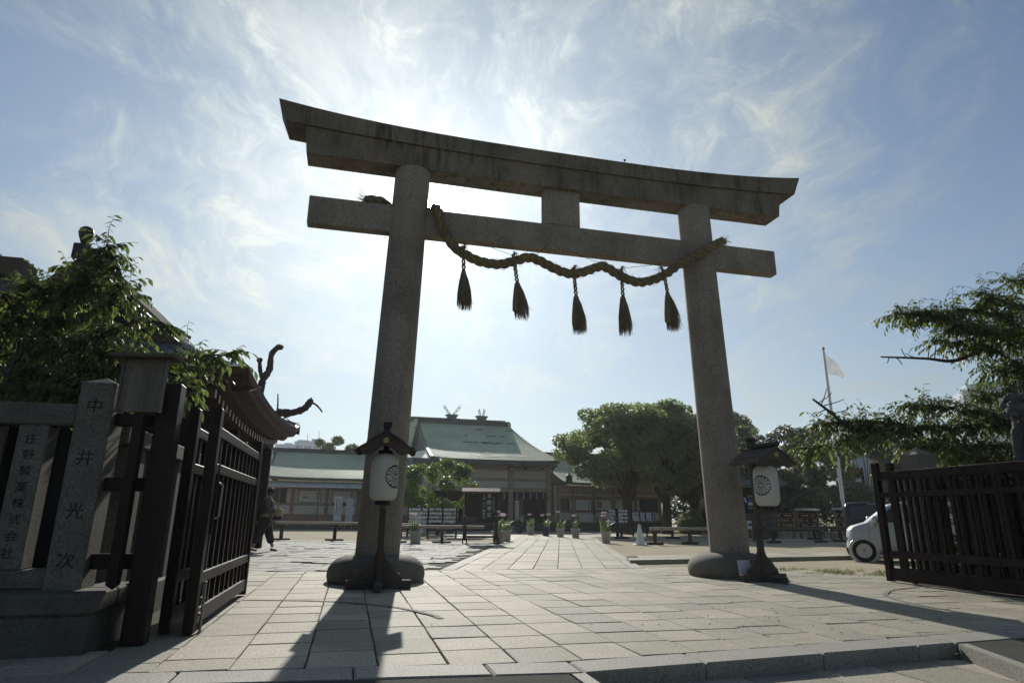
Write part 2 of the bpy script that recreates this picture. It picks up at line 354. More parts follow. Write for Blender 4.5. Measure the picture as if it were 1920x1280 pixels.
# --- forecourt of granite slabs in front of and under the torii
def vb(u): return (-6.18+.0965*u+.33) if u > -2.03 else (-6.05-(u+2.03)*.09)
pav = link('forecourt_paving', MB().add([T(-12, -5.7, -.022), T(-2, -6.2, -.022), T(1.6, -5.92, -.022), T(12, -5.5, -.022), T(12, -2, -.022), T(5.8, -.6, -.022), T(5., 1.9, -.022), T(-7, 2.05, -.022), T(-12, -3, -.022)], [tuple(range(9))]).mesh('forecourt_paving', m_joint, fix=False))
tag(pav, kind='structure')
cols = [-3.37+.488*k for k in range(-12, 26)]
rows = [-5.9, -5.48, -4.99, -4.42, -3.88, -3.35, -2.73, -2.12, -1.5, -.9, -.32, .27, .85, 1.42, 1.97]
L_ = []
jig = {}
for i in range(len(cols)-1):
    off = [RD.uniform(-.035, .035) if RD.random() < .6 else RD.uniform(-.13, .13) for _ in rows]; off[0] = off[-1] = 0
    skip = False
    for j in range(len(rows)-1):
        u0, u1 = cols[i]+.005, cols[i+1]-.005; um = (u0+u1)/2
        v0 = (vb(um) if j == 0 else rows[j]+off[j]); v1 = rows[j+1]+off[j+1]
        v0 += .005; v1 -= .005
        if um > 5. and v1 > 1.9-(um-4.9)*2.4: continue
        if um < -5.42 and v1 > -4.75 : continue
        w = [RD.uniform(-.004, .004) for _ in range(8)]
        cs = [T(u0+w[0], v0+w[1]), T(u1+w[2], v0+w[3]), T(u1+w[4], v1+w[5]), T(u0+w[6], v1+w[7])]
        L_.append(slab_mesh(cs, -.05, RD.uniform(-.003, .003), .006, 'paving_slab', m_slab, (RD.uniform(-.006, .006), RD.uniform(-.008, .008))))
lay(pav, 'paving_slab', L_, m_slab, inview, 300)
for hc, r_, a0, a1 in (((-4.93, -4.45), 2.32, 92, 12), ((5.2, -4.35), 2.06, 92, 182)):   # tracks worn by the gate wheels
    mb = MB(); P = []
    for i in range(41):
        a = rad(a0+(a1-a0)*i/40); e = RD.uniform(-.012, .012)
        P.append([T(hc[0]+math.cos(a)*(r_+q+e), hc[1]+math.sin(a)*(r_+q+e), .0085) for q in (-.03, .035)])
    mb.grid(P, False).obj('wheel_track', M('worn_track_stone', (.19, .185, .155), .85, .3, 7, 60, .4, .3, .2), pav, fix=False)
# --- border and kerb stones along the front edge
kb = tag(link('kerb', None), kind='structure')
u = -7.5
while u < 9:
    ln = RD.uniform(.82, 1.15)
    if u < -2.03 < u+ln: ln = -2.03-u
    if u < 1.43 < u+ln: ln = 1.43-u
    if ln > .15:
        um = u+ln/2; dz = RD.uniform(-.004, .002)
        fr = (lambda a: vb(a)-.33 if -2.05 < a < 1.44 else vb(a)-.3)
        a, b = u+.005, u+ln-.005
        va, vb_ = (vb(min(max(a, -2.02), 1.42)) if -2.05 < um < 1.44 else vb(a)) , (vb(min(b, 1.42)) if -2.05 < um < 1.44 else vb(b))
        cs = [T(a, va-.33), T(b, vb_-.33), T(b, vb_-.006), T(a, va-.006)]
        me, c = slab_mesh(cs, -.2, .002+dz, .012, 'kerb_stone', m_kerb); link('kerb_stone', me, kb, (c.x, c.y, 0))
    u += ln
for (ua, ub, va) in ((-2.13, -2.03, -6.38), (1.43, 1.52, -6.06)):   # kerbs that run down both sides of the sunken entrance
    v = va
    sk = 0. if ua < 0 else .42
    for k in range(5):
        cs = [T(ua+sk*(v-1.1-va), v-1.1), T(ub+sk*(v-1.1-va), v-1.1), T(ub+sk*(v-va), v-.008), T(ua+sk*(v-va), v-.008)]
        me, c = slab_mesh(cs, -.2, .0, .012, 'kerb_stone', m_kerb); link('kerb_stone', me, kb, (c.x, c.y, 0)); v -= 1.1
# --- asphalt on both sides of the sunken entrance, and the entrance's own slabs
a1 = MB().add([T(-9, -5.72, -.008), T(-9, -30, -.008), T(-2.14, -30, -.008), T(-2.14, -6.36, -.008)], [(0, 1, 2, 3)])
a1.add([T(1.53, -6.02, -.006), T(1.53-.42*24, -30, -.2), T(9, -30, -.006), T(9, -5.7, -.006), T(2.34, -5.93, -.006)], [(0, 1, 2, 3, 4)])
tag(a1.obj('asphalt_road', m_asph, fix=False), kind='structure')
low = tag(link('sunken_entrance', MB().add(TQ(-2.05, 1.6, -12, -5.8, -.135), [(0, 1, 2, 3)]).mesh('sunken_entrance', m_joint, fix=False)), kind='structure')
for i, u0 in enumerate([-2.0+.62*k for k in range(6)]):
    for j, v1 in enumerate([-6.1-.75*k for k in range(6)]):
        u1 = min(u0+.61, 1.43)
        me, c = slab_mesh([T(u0, v1-.74), T(u1, v1-.74), T(u1, v1), T(u0, v1)], -.2, -.115+RD.uniform(-.002, .002), .005, 'paving_slab', m_slab)
        link('paving_slab', me, low, (c.x, c.y, 0))
# --- the path to the hall
PA = -.077; PO = Vector((.70, 13.2, 0))
def P_(u, v, z=0.):
    c, s = math.cos(PA), math.sin(PA); return Vector((PO.x+c*u-s*v, PO.y+s*u+c*v, z))
tj = lambda u: .165*u+.08 if True else 0          # the path starts on the forecourt's edge, which runs askew to it
path = tag(link('stone_path', MB().add([P_(-2.02, -.3, -.02), P_(2.02, .35, -.02), P_(2.05, 18.5, -.02), P_(-2.05, 18.5, -.02)], [(0, 1, 2, 3)]).mesh('stone_path', m_joint, fix=False)), kind='structure')
L_ = []
edges = [-2.0, -1.72] + [-1.72+.4914*k for k in range(1, 8)] + [2.0]
for i in range(len(edges)-1):
    u0, u1 = edges[i]+.007, edges[i+1]-.007
    v = 0.; end = 17.6
    while v < end:
        ln = RD.uniform(.85, 1.3) if 0 < i < 8 else RD.uniform(1.1, 1.7)
        a = v+.007; b = min(v+ln, end)-.007
        k = (lambda uu: tj(uu)*0+uu*.315+.02) if v == 0 else (lambda uu: 0.)
        cs = [P_(u0, a+k(u0)), P_(u1, a+k(u1)), P_(u1, b), P_(u0, b)]
        if b-a > .12: L_.append(slab_mesh(cs, -.05, .004+RD.uniform(-.003, .003), .006, 'paving_slab', m_slab))
        v += ln
lay(path, 'paving_slab', L_, m_slab, inview, 300)
# --- setts left of the path
sett = tag(link('sett_paving', MB().add([Vector((-14, 9.0, -.024)), T(-5.2, 2.0, -.024), T(-1.8, 2.0, -.024), Vector((-.5, 26., -.024)), Vector((-14, 27.5, -.024))], [(0, 1, 2, 3, 4)]).mesh('sett_paving', m_joint, fix=False)), kind='structure')
L_ = []
v = -3.6; r_ = 0
while v < 12.6:
    dv = RD.uniform(.27, .33); u = -12.5+RD.uniform(0, .5)
    while u < -2.05:
        du = RD.uniform(.34, .62)
        a = P_(u+du/2, v+dv/2); t_ = (a.x-TX)*-math.sin(YAW)+(a.y-TY)*math.cos(YAW)
        if t_ > 2.16 and u+du < -2.03 and not (RD.random() < .05):
            w = [RD.uniform(-.012, .012) for _ in range(8)]; gp = .008
            cs = [P_(u+gp+w[0], v+gp+w[1]), P_(u+du-gp+w[2], v+gp+w[3]), P_(u+du-gp+w[4], v+dv-gp+w[5]), P_(u+gp+w[6], v+dv-gp+w[7])]
            L_.append(slab_mesh(cs, -.05, RD.uniform(-.004, .004), .006, 'sett', m_sett, (RD.uniform(-.005, .005), RD.uniform(-.005, .005))))
        u += du
    v += dv
lay(sett, 'sett', L_, m_sett, lambda c: inview(c) + (0 if c.x > -.62*c.y else 300), 300, 'sett_field')
# --- raised side path on the right, the cross path by the rails, and the paved court in front of the hall
def strip(name, pts, z, n, mat=m_slab, h=.16):
    """strip between two edge lines (near a->b, far a2->b2) laid with n stones in two courses"""
    a, b, b2, a2 = [Vector((*p, 0)) for p in pts]
    root = tag(link(name, MB().add([p+Vector((0, 0, z-.012)) for p in (a, b, b2, a2)], [(0, 1, 2, 3)]).mesh(name, m_joint, fix=False)), kind='structure')
    for r in (0, 1):
        for i in range(n):
            t0, t1 = (i+.5*r*.6)/n, min((i+1+.5*r*.6)/n, 1.)
            l = lambda t, k: (a.lerp(b, t)).lerp(a2.lerp(b2, t), k)
            gp = .006/((b-a).length/n); k0, k1 = r*.5+.004, r*.5+.496
            cs = [l(t0+gp/n, k0), l(t1-gp/n, k0), l(t1-gp/n, k1), l(t0+gp/n, k1)]
            if (cs[1]-cs[0]).length > .1:
                me, c = slab_mesh(cs, z-h, z+RD.uniform(-.002, .002), .008, 'paving_slab', mat); link('paving_slab', me, root, (c.x, c.y, 0))
    return root
strip('side_path', ((2.72, 15.05), (15., 20.0), (14.4, 21.6), (2.9, 16.7)), .07, 11)
strip('cross_path', ((4.1, 30.2), (24., 33.2), (23.8, 34.6), (4.2, 31.8)), -.005, 14)
court = strip('hall_court', ((-3.2, 30.6), (4.6, 31.4), (9.5, 50.4), (-4.5, 47.)), -.01, 9)
# --- grass tufts and weeds at the right edge of the paving
V, F = [], []
for _ in range(2600):
    t = RD.random(); c = Vector((5.4, 13.3, 0)).lerp(Vector((8.3, 13.0, 0)), t) + Vector((RD.gauss(0, .25), RD.gauss(0, .55)*(1-.3*t), 0))
    if abs(math.sin(c.x*5.1)+math.sin(c.y*4.3+1)) < .5: continue
    h = RD.uniform(.03, .085); a = RD.uniform(0, 6.28); w = .006; d = Vector((math.cos(a), math.sin(a), 0)); n_ = d.cross(Vector((0, 0, 1)))
    o = len(V); tip = c+d*h*.6+Vector((0, 0, Z0+h)); V += [c-n_*w+Vector((0, 0, Z0)), c+n_*w+Vector((0, 0, Z0)), tip]; F.append((o, o+1, o+2))
gm = bpy.data.meshes.new('grass'); gm.from_pydata([tuple(p) for p in V], [], F); gm.materials.append(LEAF('dry_grass', (.11, .13, .04), (.16, .19, .05), .35))
tag(link('grass', gm, stuff=True), 'patchy low grass on the sand at the paving edge', 'grass')
# ================================================================ TORII
tor = thing('stone_torii', 'tall weathered granite torii gate standing over the entrance with a rope between its pillars', 'torii', T(0, 0), YAW)
def pillar_c(s, z): return s*(3.16-.0323*(z-.39))
for s in (-1, 1):
    mb = MB(); zs_ = [.36+.43*k for k in range(17)]
    prof = []
    for z in zs_:
        r = .349-.0034*(z-.39)
        prof.append((pillar_c(s, z), z, r))
    n = 40; v = []
    for (cx, z, r) in prof: v += [(cx+r*math.cos(2*math.pi*j/n), r*math.sin(2*math.pi*j/n), z) for j in range(n)]
    mb.add(v, [(i*n+j, i*n+(j+1) % n, (i+1)*n+(j+1) % n, (i+1)*n+j) for i in range(len(prof)-1) for j in range(n)], True)
    mb.obj('pillar', m_torii, tor, fix=False)
    pr = [(.0, -.05), (.70, -.05), (.745, .02), (.762, .1), (.748, .2), (.70, .28), (.62, .345), (.52, .385), (.40, .40), (.0, .402)]
    for h in (0, 1):                                   # the drum is cut from two blocks
        mb = MB(); a0 = rad(-28 if s > 0 else 12)+math.pi*h; n = 22
        v = []
        for r, z in pr:
            for j in range(n+1):
                a = a0+math.pi*j/n; v.append((s*3.16+r*math.cos(a)-math.sin(a0)*.006*1, r*math.sin(a)+math.cos(a0)*.006, z))
        mb.add(v, [(i*(n+1)+j, i*(n+1)+j+1, (i+1)*(n+1)+j+1, (i+1)*(n+1)+j) for i in range(len(pr)-1) for j in range(n)], True)
        mb.add([v[i*(n+1)] for i in range(len(pr))] + [v[i*(n+1)+n] for i in range(len(pr)-1, -1, -1)], [tuple(range(2*len(pr)))])
        mb.obj('base_stone', m_base, tor, fix=True)
def beam(name, ut, ub, zt, zb, dt, db, mat, k=48):
    mb = MB(); P = []
    for i in range(k+1):
        t = -1+2*i/k; a, b = t*ut, t*ub
        P.append([(a, -dt, zt(a)), (b, -db, zb(b)), (b, db, zb(b)), (a, dt, zt(a))])
    v = [p for q in P for p in q]
    mb.add(v, [(i*4+j, i*4+(j+1) % 4, i*4+4+(j+1) % 4, i*4+4+j) for i in range(k) for j in range(4)] + [(0, 1, 2, 3), (k*4+3, k*4+2, k*4+1, k*4)])
    return mb.obj(name, mat, tor, bev=0)
cur = lambda u: 7.65+.13*(abs(u)/5.)**2.4
beam('top_beam', 5.41, 5.25, lambda u: 7.945+.26*(abs(u)/5.4)**3, cur, .335, .315, m_beam)
beam('second_beam', 4.92, 4.86, lambda u: cur(u)-.002, lambda u: 7.235+.02*(abs(u)/4.8)**2, .262, .238, m_beam)
mb = MB(); mb.box(-4.745, 4.745, -.112, .112, 5.955, 6.49); mb.obj('tie_beam', m_torii, tor, bev=.012)
mb = MB(); mb.box(-.367, .36, -.122, .122, 6.492, 7.25); mb.obj('centre_strut', m_torii, tor, bev=.01)
for s in (-1, 1):                                      # wedges where the tie beam passes through the pillars
    for k in (-1, 1):
        mb = MB(); uu = s*2.976+k*.375; mb.box(uu-.03, uu+.03, -.1, .1, 6.488, 6.506); mb.obj('wedge', m_torii, tor)
# a pigeon on top
bd = MB(); bd.lathe([(.002, -.1), (.035, -.075), (.055, -.02), (.05, .03), (.03, .065), (.012, .08)], 10, X=Matrix.Translation((0, 0, .075)) @ Matrix.Rotation(rad(-38), 4, 'X'))
bird = thing('pigeon', 'small dark bird perched on top of the torii right of its middle', 'bird', T(1.33, -.1, 7.955), YAW+.4)
bd.lathe([(.002, -.03), (.022, -.015), (.026, .004), (.016, .024), (.003, .03)], 10, c=(0, -.06, .155)); bd.obj('body', m_black, bird)
MB().bar((0, .03, .05), (0, .16, .02), .05, .012).obj('tail', m_black, bird); MB().bar((0, -.08, .155), (0, -.105, .15), .008, .008).obj('beak', m_black, bird)
MB().bar((.012, 0, .04), (.012, -.01, -.005), .006, .006).bar((-.012, 0, .04), (-.012, -.01, -.005), .006, .006).obj('leg', m_black, bird)
# ---------------------------------------------------------------- sacred rope
def crom(P, k=10):
    P = [Vector(p) for p in P]; out = []
    for i in range(len(P)-1):
        p0, p1, p2, p3 = P[max(i-1, 0)], P[i], P[i+1], P[min(i+2, len(P)-1)]
        for j in range(k):
            t = j/k; out.append(.5*((2*p1)+(p2-p0)*t+(2*p0-5*p1+4*p2-p3)*t*t+(3*p1-p0-3*p2+p3)*t**3))
    out.append(P[-1]); return out
rp = [ (-1.98, 5.52), (-1.69, 5.41), (-1.34, 5.39), (-1.04, 5.49), (-.79, 5.585), (-.58, 5.545), (-.28, 5.42), (.02, 5.35), (.3, 5.42), (.63, 5.565), (.79, 5.53), (1.05, 5.4), (1.38, 5.32), (1.72, 5.41), (2.01, 5.57), (2.31, 5.81), (2.74, 6.08), (3.18, 6.34), (3.33, 6.43)]
rv = lambda u: -.45 if abs(u) < 3.15 else -.45+.9*(abs(u)-3.15)
# on the left it climbs over the tie beam, passes behind the pillar and ends lying on the beam
ctr = crom([(-3.78, -.02, 6.575), (-3.5, .0, 6.585), (-3.32, .22, 6.585), (-3.1, .44, 6.6), (-2.78, .44, 6.6), (-2.58, .2, 6.58), (-2.5, -.05, 6.56), (-2.45, -.2, 6.42), (-2.38, -.24, 6.15), (-2.26, -.28, 5.86), (-2.14, -.38, 5.66)]
            + [(u, (-.45 if u < 3.2 else -.38), z) for u, z in rp], 14)
rope = thing('straw_rope', 'thick twisted straw rope slung in waves between the torii pillars', 'rope', T(0, 0), YAW)
def strand_path(path, off, pitch, ph):
    out = []; s_ = 0; k = len(path)
    for i, p in enumerate(path):
        d = (path[min(i+1, k-1)]-path[max(i-1, 0)]).normalized()
        if i: s_ += (p-path[i-1]).length
        y = Vector((0, 1, 0)); y = (y-d*y.dot(d)).normalized(); x = y.cross(d); a = ph+2*math.pi*s_/pitch
        out.append(p+(x*math.cos(a)+y*math.sin(a))*off)
    return out
dense = crom(ctr, 2)
for k in range(3):
    MB().tube(strand_path(dense, .044, .48, k*2*math.pi/3), [.046+.005*RD.random() for _ in dense], 9).obj('strand', m_rope, rope, fix=False)
fr = MB()                                              # loose straws along the rope and at the cut ends
for _ in range(420):
    i = RD.randrange(2, len(ctr)-2); p = ctr[i]; d = (ctr[i+1]-ctr[i-1]).normalized(); a = RD.uniform(0, 6.28)
    o = Vector((0, math.cos(a), math.sin(a))); q = p+o*.1; fr.tube([q, q+d*RD.uniform(-.06, .1)+o*RD.uniform(.01, .045)], .0022, 3, False)
for e, sgn in ((ctr[0], -1), (ctr[-1], 1)):
    for _ in range(26):
        o = Vector((0, RD.gauss(0, .04), RD.gauss(0, .04))); fr.tube([e+o, e+o*1.5+Vector((sgn*RD.uniform(.05, .16), 0, RD.uniform(-.04, .09)))], .004, 3, False)
fr.obj('loose_straw', m_straw, rope, fix=False, stuff=True)
wr = MB()
for a, b in (((-1.75, 5.95), (-1.1, 5.6)), ((-.72, 5.63), (-.35, 5.95)), ((.12, 5.95), (.72, 5.6)), ((.72, 5.62), (1.9, 5.75)), ((1.9, 5.75), (2.5, 5.93))):
    wr.tube([(a[0], -.13, a[1]), ((a[0]+b[0])/2, -.3, (a[1]+b[1])/2-.01), (b[0], -.45, b[1])], .0045, 5)
wr.obj('hanging_wire', m_black, rope)
def tassel_parts(root, hc, hb, lean, seed, flip):
    """cord hc long (over the rope, twisted), straw brush hb long; origin on the rope's underside"""
    r = random.Random(seed)
    for s in (-1, 1):
        path = [Vector((lean*.1*t+s*.018, -.115*(1-t)**2*0-.09*(1 if t < .3 else 1-(t-.3)*.5), .16-t*(hc+.16))) for t in [i/14 for i in range(15)]]
        MB().tube(strand_path([p for p in path], .010, .09, s), .017, 6).obj('cord', m_rope, root, fix=False)
    tf = MB()
    for _ in range(26):
        p = Vector((r.gauss(0, .012), -.09+r.gauss(0, .012), .14)); q = p+Vector((flip*r.uniform(.02, .1), r.gauss(0, .03), r.uniform(-.06, .09))); tf.tube([p, (p+q)/2+Vector((0, 0, .05)), q], .0035, 3, False)
    tf.obj('tied_end', m_straw, root, fix=False)
    b = MB(); z0 = -hc
    b.lathe([(.02, z0+.05), (.05, z0), (.068, z0-.12*hb/.6), (.085, z0-.32*hb/.6), (.085, z0-.46*hb/.6), (.05, z0-.5*hb/.6)], 14, c=(lean*.1, -.05, 0))
    for _ in range(330):
        a = r.uniform(0, 6.283); k = math.sqrt(r.random()); L_ = hb*r.uniform(.74, 1.08)
        e = Vector((math.cos(a)*.135*k+lean*.2, math.sin(a)*.13*k-.05, z0-L_+.03*k)); s0 = Vector((math.cos(a)*.03*k+lean*.1, math.sin(a)*.03*k-.05, z0+.02))
        m1 = s0.lerp(e, .3)+Vector((math.cos(a), math.sin(a), 0))*.022*k; m2 = s0.lerp(e, .7)+Vector((math.cos(a), math.sin(a), 0))*.02*k
        if r.random() < .06: e += Vector((r.uniform(.02, .09), 0, r.uniform(0, .12)))
        b.tube([s0, m1, m2, e], [.005, .006, .005, .0025], 3, False, False)
    b.obj('straw_brush', m_straw, root, fix=False)
for i, (u, zr, zb, ze, lean, lab) in enumerate(((-2.02, 5.47, 5.13, 4.47, .3, 'straw tassel hanging nearest the left pillar of the torii'), (-1.10, 5.41, 5.03, 4.38, .9, 'straw tassel on the rope\'s first rise, second from the left pillar'),
        (.045, 5.28, 4.88, 4.20, .6, 'straw tassel hanging lowest, under the middle strut of the torii'), (1.0, 5.35, 4.96, 4.24, .3, 'straw tassel hung just right of the middle one, with a curled end on top'), (1.87, 5.44, 5.10, 4.41, .9, 'straw tassel hanging nearest the right pillar of the torii'))):
    t = thing('straw_tassel', lab, 'tassel', T(u, -.45, zr), YAW, 'straw tassels on the torii rope')
    tassel_parts(t, zr-zb, zb-ze, lean, 40+i, -1 if i == 4 else 1)
# ---------------------------------------------------------------- lantern stands
def lathe_profile_lantern():
    pr = []
    n = 46
    for i in range(n+1):
        t = i/n; z = 1.20+.66*t
        e = min(t, 1-t)/.2
        r = .192+(.006*math.sin(math.pi*t)) if e >= 1 else .115+(.077+.006*math.sin(math.pi*t))*math.sqrt(max(0, 1-(1-e)**2))
        r *= 1.03-.06*t*0
        pr.append((r-(.0045 if i % 2 else 0), z))
    return pr
LP = lathe_profile_lantern()
def lantern_stand(label, loc, rz, crest):
    t = thing('lantern_stand', label, 'lantern stand', loc, rz, 'roofed lantern stands before the torii')
    W = m_oldwood
    MB().box(-.045, .045, -.045, .045, .04, 2.29).obj('post', W, t, bev=.006)
    MB().box(-.062, .062, -.062, .062, 2.292, 2.36).obj('post_cap', m_black, t, bev=.004)
    MB().box(-.46, .46, -.06, .06, 0, .115).obj('foot_beam', W, t, bev=.012)
    MB().box(-.055, .055, -.50, .50, .0, .10).obj('foot_beam', W, t, bev=.012)
    for s in (-1, 1):
        poly = [(s*.047, .12), (s*.33, .117), (s*.30, .19), (s*.2, .25), (s*.17, .33), (s*.09, .40), (s*.047, .52)]
        MB().prism(poly, lambda p, q, a: (p, a, q), -.025, .025).obj('brace', W, t)
    MB().box(-.04, .04, -.46, -.046, 1.085, 1.145).obj('bracket_arm', W, t, bev=.005)
    MB().tube([(0, .06, 2.205), (0, -.60, 2.205)], .047, 14).obj('ridge_log', m_black, t)
    for s in (-1, 1):
        for k, (x0, z0, x1, z1) in enumerate(((.0, 2.155, .27, 1.99), (.2, 2.012, .43, 1.875))):
            MB().add([(s*x0, y, z+dz) if not e else (s*x1, y, z1+dz) for y in (-.58, .14) for dz in (0, .022) for e, z in ((0, z0), (1, z1))],
                     [(0, 1, 3, 2), (4, 6, 7, 5), (0, 4, 5, 1), (2, 3, 7, 6), (0, 2, 6, 4), (1, 5, 7, 3)]).obj('roof_board', W, t)
        for y in (-.46, .02):
            MB().bar((0, y, 2.13), (s*.40, y, 1.868), .03, .03).obj('rafter', W, t)
    N_ = 18; top = [(-.36+.72*i/N_) for i in range(N_+1)]
    poly = [(x, 2.145-abs(x)*.60) for x in top] + [(x, 1.895+.06*math.cos(x/.36*math.pi*1.5)-abs(x)*.06) for x in reversed(top)]
    MB().prism(poly, lambda p, q, a: (p, a, q), -.560, -.535).obj('gable_board', W, t)
    MB().lathe([(.0, 0), (.043, 0), (.043, .012), (.034, .018), (.0, .02)], 18, X=Matrix.Translation((0, -.561, 2.03)) @ Matrix.Rotation(math.pi/2, 4, 'X')).obj('gilt_emblem', m_gold, t)
    c = (0, -.27, 0)
    pl = MB().lathe(LP, 40, c).obj('paper_lantern', m_paper, t)
    MB().lathe([(.112, 1.142), (.116, 1.15), (.116, 1.2), (.10, 1.204)], 24, c).obj('lantern_rim', m_black, pl)
    MB().lathe([(.10, 1.855), (.108, 1.865), (.105, 1.905), (.09, 1.91)], 24, c).obj('lantern_rim', m_black, pl)
    MB().tube([(0, -.27, 1.91), (0, -.27, 2.12)], .012, 6).obj('hook', m_black, t)
    cr = MB(); wh = MB(); Rl = .199
    def onL(a, b, lift): ang = crest+a/Rl; r = Rl+lift; return (c[0]+r*math.sin(ang), c[1]-r*math.cos(ang), 1.535+b)
    n = 96
    for (mbx, lift, rr) in ((cr, .0035, None),):
        rings = []
        for k in range(5):
            ring = []
            for j in range(n):
                a = 2*math.pi*j/n; R0 = .157+.010*abs(math.cos(8*a)); q = R0*k/4; ring.append(onL(q*math.cos(a), q*math.sin(a), lift))
            rings.append(ring)
        v = [p for r_ in rings for p in r_]; mbx.add(v, [(i*n+j, i*n+(j+1) % n, (i+1)*n+(j+1) % n, (i+1)*n+j) for i in range(4) for j in range(n)])
    for k in range(16):
        th = 2*math.pi*k/16; pts = []
        for i in range(13):
            t_ = i/12; r_ = .034+.115*t_; w = (.002+.0195*t_) if t_ < .82 else .018*math.sqrt(max(0, 1-((t_-.82)/.185)**2))+.0005
            pts.append((r_, w))
        L1 = [onL(r_*math.cos(th)-w*math.sin(th), r_*math.sin(th)+w*math.cos(th), .007) for r_, w in pts]; L2 = [onL(r_*math.cos(th)+w*math.sin(th), r_*math.sin(th)-w*math.cos(th), .007) for r_, w in pts]
        wh.grid([L1, L2], False)
    ctrp = [onL(.022*math.cos(2*math.pi*j/16), .022*math.sin(2*math.pi*j/16), .008) for j in range(16)]
    wh.add(ctrp, [tuple(range(16))])
    cr.obj('crest_outline', m_ink, pl); wh.obj('crest_petals', m_paper, pl)
    return t
lantern_stand('roofed paper lantern stand before the left pillar with its gable facing the viewer', T(-3.17, -1.08), YAW+rad(-4), rad(52))
lantern_stand('roofed paper lantern stand beside the right pillar, turned sideways', T(3.12, -1.0), rad(22), rad(-69))
one('paper_notice', MB().box(-.13, .13, -.004, .004, 0, .22, Matrix.Rotation(rad(-8), 4, 'X')), m_white, 'small white sheet leaning on the right pillar\'s base stone behind the lantern foot', 'notice', None, 0, T(2.93, -.80, .1), YAW+.1)
# ================================================================ GATES, FENCES
def gate_leaf(label, loc, rz, zr, bars, hw=None, group='dark wooden gate leaves', W=None, L_=2.95):
    t = thing('gate_leaf', label, 'gate', loc, rz, group); W = W or m_gate
    for x, w in ((0, .115), (L_-.09, .09)):
        MB().box(x, x+w, -.045, .045, .015, 1.95).obj('stile', W, t, bev=.006)
    for z0, z1 in zr:
        MB().box(.117, L_-.092, -.033, .033, z0, z1).obj('rail', W, t, bev=.005)
    bm_ = MB().box(-.026, .026, -.02, .02, zr[-1][1]+.002, zr[0][0]-.002).mesh('bar', W, .004)
    for x in bars: link('bar', bm_, t, (x, .004, 0))
    return t
LZ = ((1.70, 1.79), (1.365, 1.455), (.405, .505), (.07, .20))
bars = [.36+.265*k for k in range(10)]
gl = gate_leaf('dark barred gate leaf swung open on the left, lit along its rails, nearest the paving', T(-4.90, -4.50), YAW+math.pi/2, ((1.70, 1.79), (1.37, 1.455), (.41, .505), (.07, .205)), bars)
# the rails sit proud of the bars: bolts, a handle and a drop bolt on the face towards the paving (-y of the leaf)
MB().tube([(.26, -.05, 1.28), (.26, -.085, 1.26), (.26, -.085, .98), (.26, -.05, .96)], .011, 6).obj('handle', m_steel, gl)
MB().tube([(.17, -.056, 1.45), (.17, -.056, .82)], .009, 6).obj('chain_rod', m_black, gl)
db = MB(); db.tube([(.2, -.06, .42), (.2, -.06, .0)], .013, 8).box(.17, .23, -.07, -.035, .27, .29).box(.17, .23, -.07, -.035, .14, .16); db.obj('drop_bolt', m_steel, gl)
gate_leaf('dark barred gate leaf folded behind the one nearest the paving on the left', T(-5.11, -4.40), YAW+math.pi/2, LZ, bars)
one('gate_post', MB().box(-.085, .085, -.085, .085, 0, 2.09), m_gate, 'thick dark wooden gate post beside the end of the left stone fence', 'post', None, .006, T(-5.22, -4.78), YAW)
fp = thing('fixed_railing', 'short dark wooden railing bridging stone post and gate post on the left', 'railing', T(-5.65, -4.70), YAW)
for z0, z1 in ((1.72, 1.83), (1.18, 1.29), (.56, .68)): MB().box(0, .338, -.035, .035, z0, z1).obj('rail', m_gate, fp, bev=.006)
RZ = ((1.655, 1.79), (1.37, 1.45), (.39, .50), (.035, .23))
gr = gate_leaf('dark barred gate leaf swung open on the right with a wheel under its foot', T(5.22, -1.42), YAW-math.pi/2, RZ, [.40+.262*k for k in range(10)], W=m_gateold)
w = thing  # (alias kept short)
MB().lathe([(.0, -.02), (.05, -.022), (.062, -.014), (.062, .014), (.05, .022), (.0, .02)], 18, X=Matrix.Translation((.46, .075, .062)) @ Matrix.Rotation(math.pi/2, 4, 'X')).obj('wheel', m_black, gr)
MB().box(.42, .50, .034, .058, .06, .14).obj('wheel_bracket', m_black, gr)
gate_leaf('dark barred gate leaf folded behind the wheeled one on the right', T(5.45, -1.50), YAW-math.pi/2, RZ, [.235+.131*k for k in range(20)], W=m_gate)
one('gate_post', MB().box(-.085, .085, -.085, .085, 0, 2.09), m_gate, 'dark wooden gate post at the near end of the right gate', 'post', None, .006, T(5.3, -4.6), YAW)
# --- stone fences
def post_mesh(name, w, d, z0, z1, cap=.07, mat=m_fence):
    mb = MB(); mb.add([(-w/2, -d/2, z0), (w/2, -d/2, z0), (w/2, d/2, z0), (-w/2, d/2, z0), (-w/2, -d/2, z1), (w/2, -d/2, z1), (w/2, d/2, z1), (-w/2, d/2, z1), (0, 0, z1+cap)],
           [(3, 2, 1, 0), (0, 1, 5, 4), (1, 2, 6, 5), (2, 3, 7, 6), (3, 0, 4, 7), (4, 5, 8), (5, 6, 8), (6, 7, 8), (7, 4, 8)])
    return mb.mesh(name, mat, .008)
m_worn = M('worn_ink', (.035, .033, .03), .9, .6, 30, 120, .4, .2, .1)
sf = thing('stone_fence', 'dark granite fence with inscribed posts on a plinth at the left', 'fence', T(-5.42, -5.2), YAW)
MB().box(-5, -.035, .03, 1.1, -.03, .275).obj('plinth', m_plinth, sf, bev=.015)
for k in range(4): MB().box(-1.3*(k+1)+.003, -1.3*k-.003, 0, .52, .278, .42).obj('coping_stone', m_plinth, sf, bev=.015)
MB().box(-.52, 0, .523, 1.0, .278, .42).obj('coping_stone', m_plinth, sf, bev=.015)
cp = link('corner_post', post_mesh('corner_post', .27, .29, .40, 2.07), sf, (-.365, .52, 0))
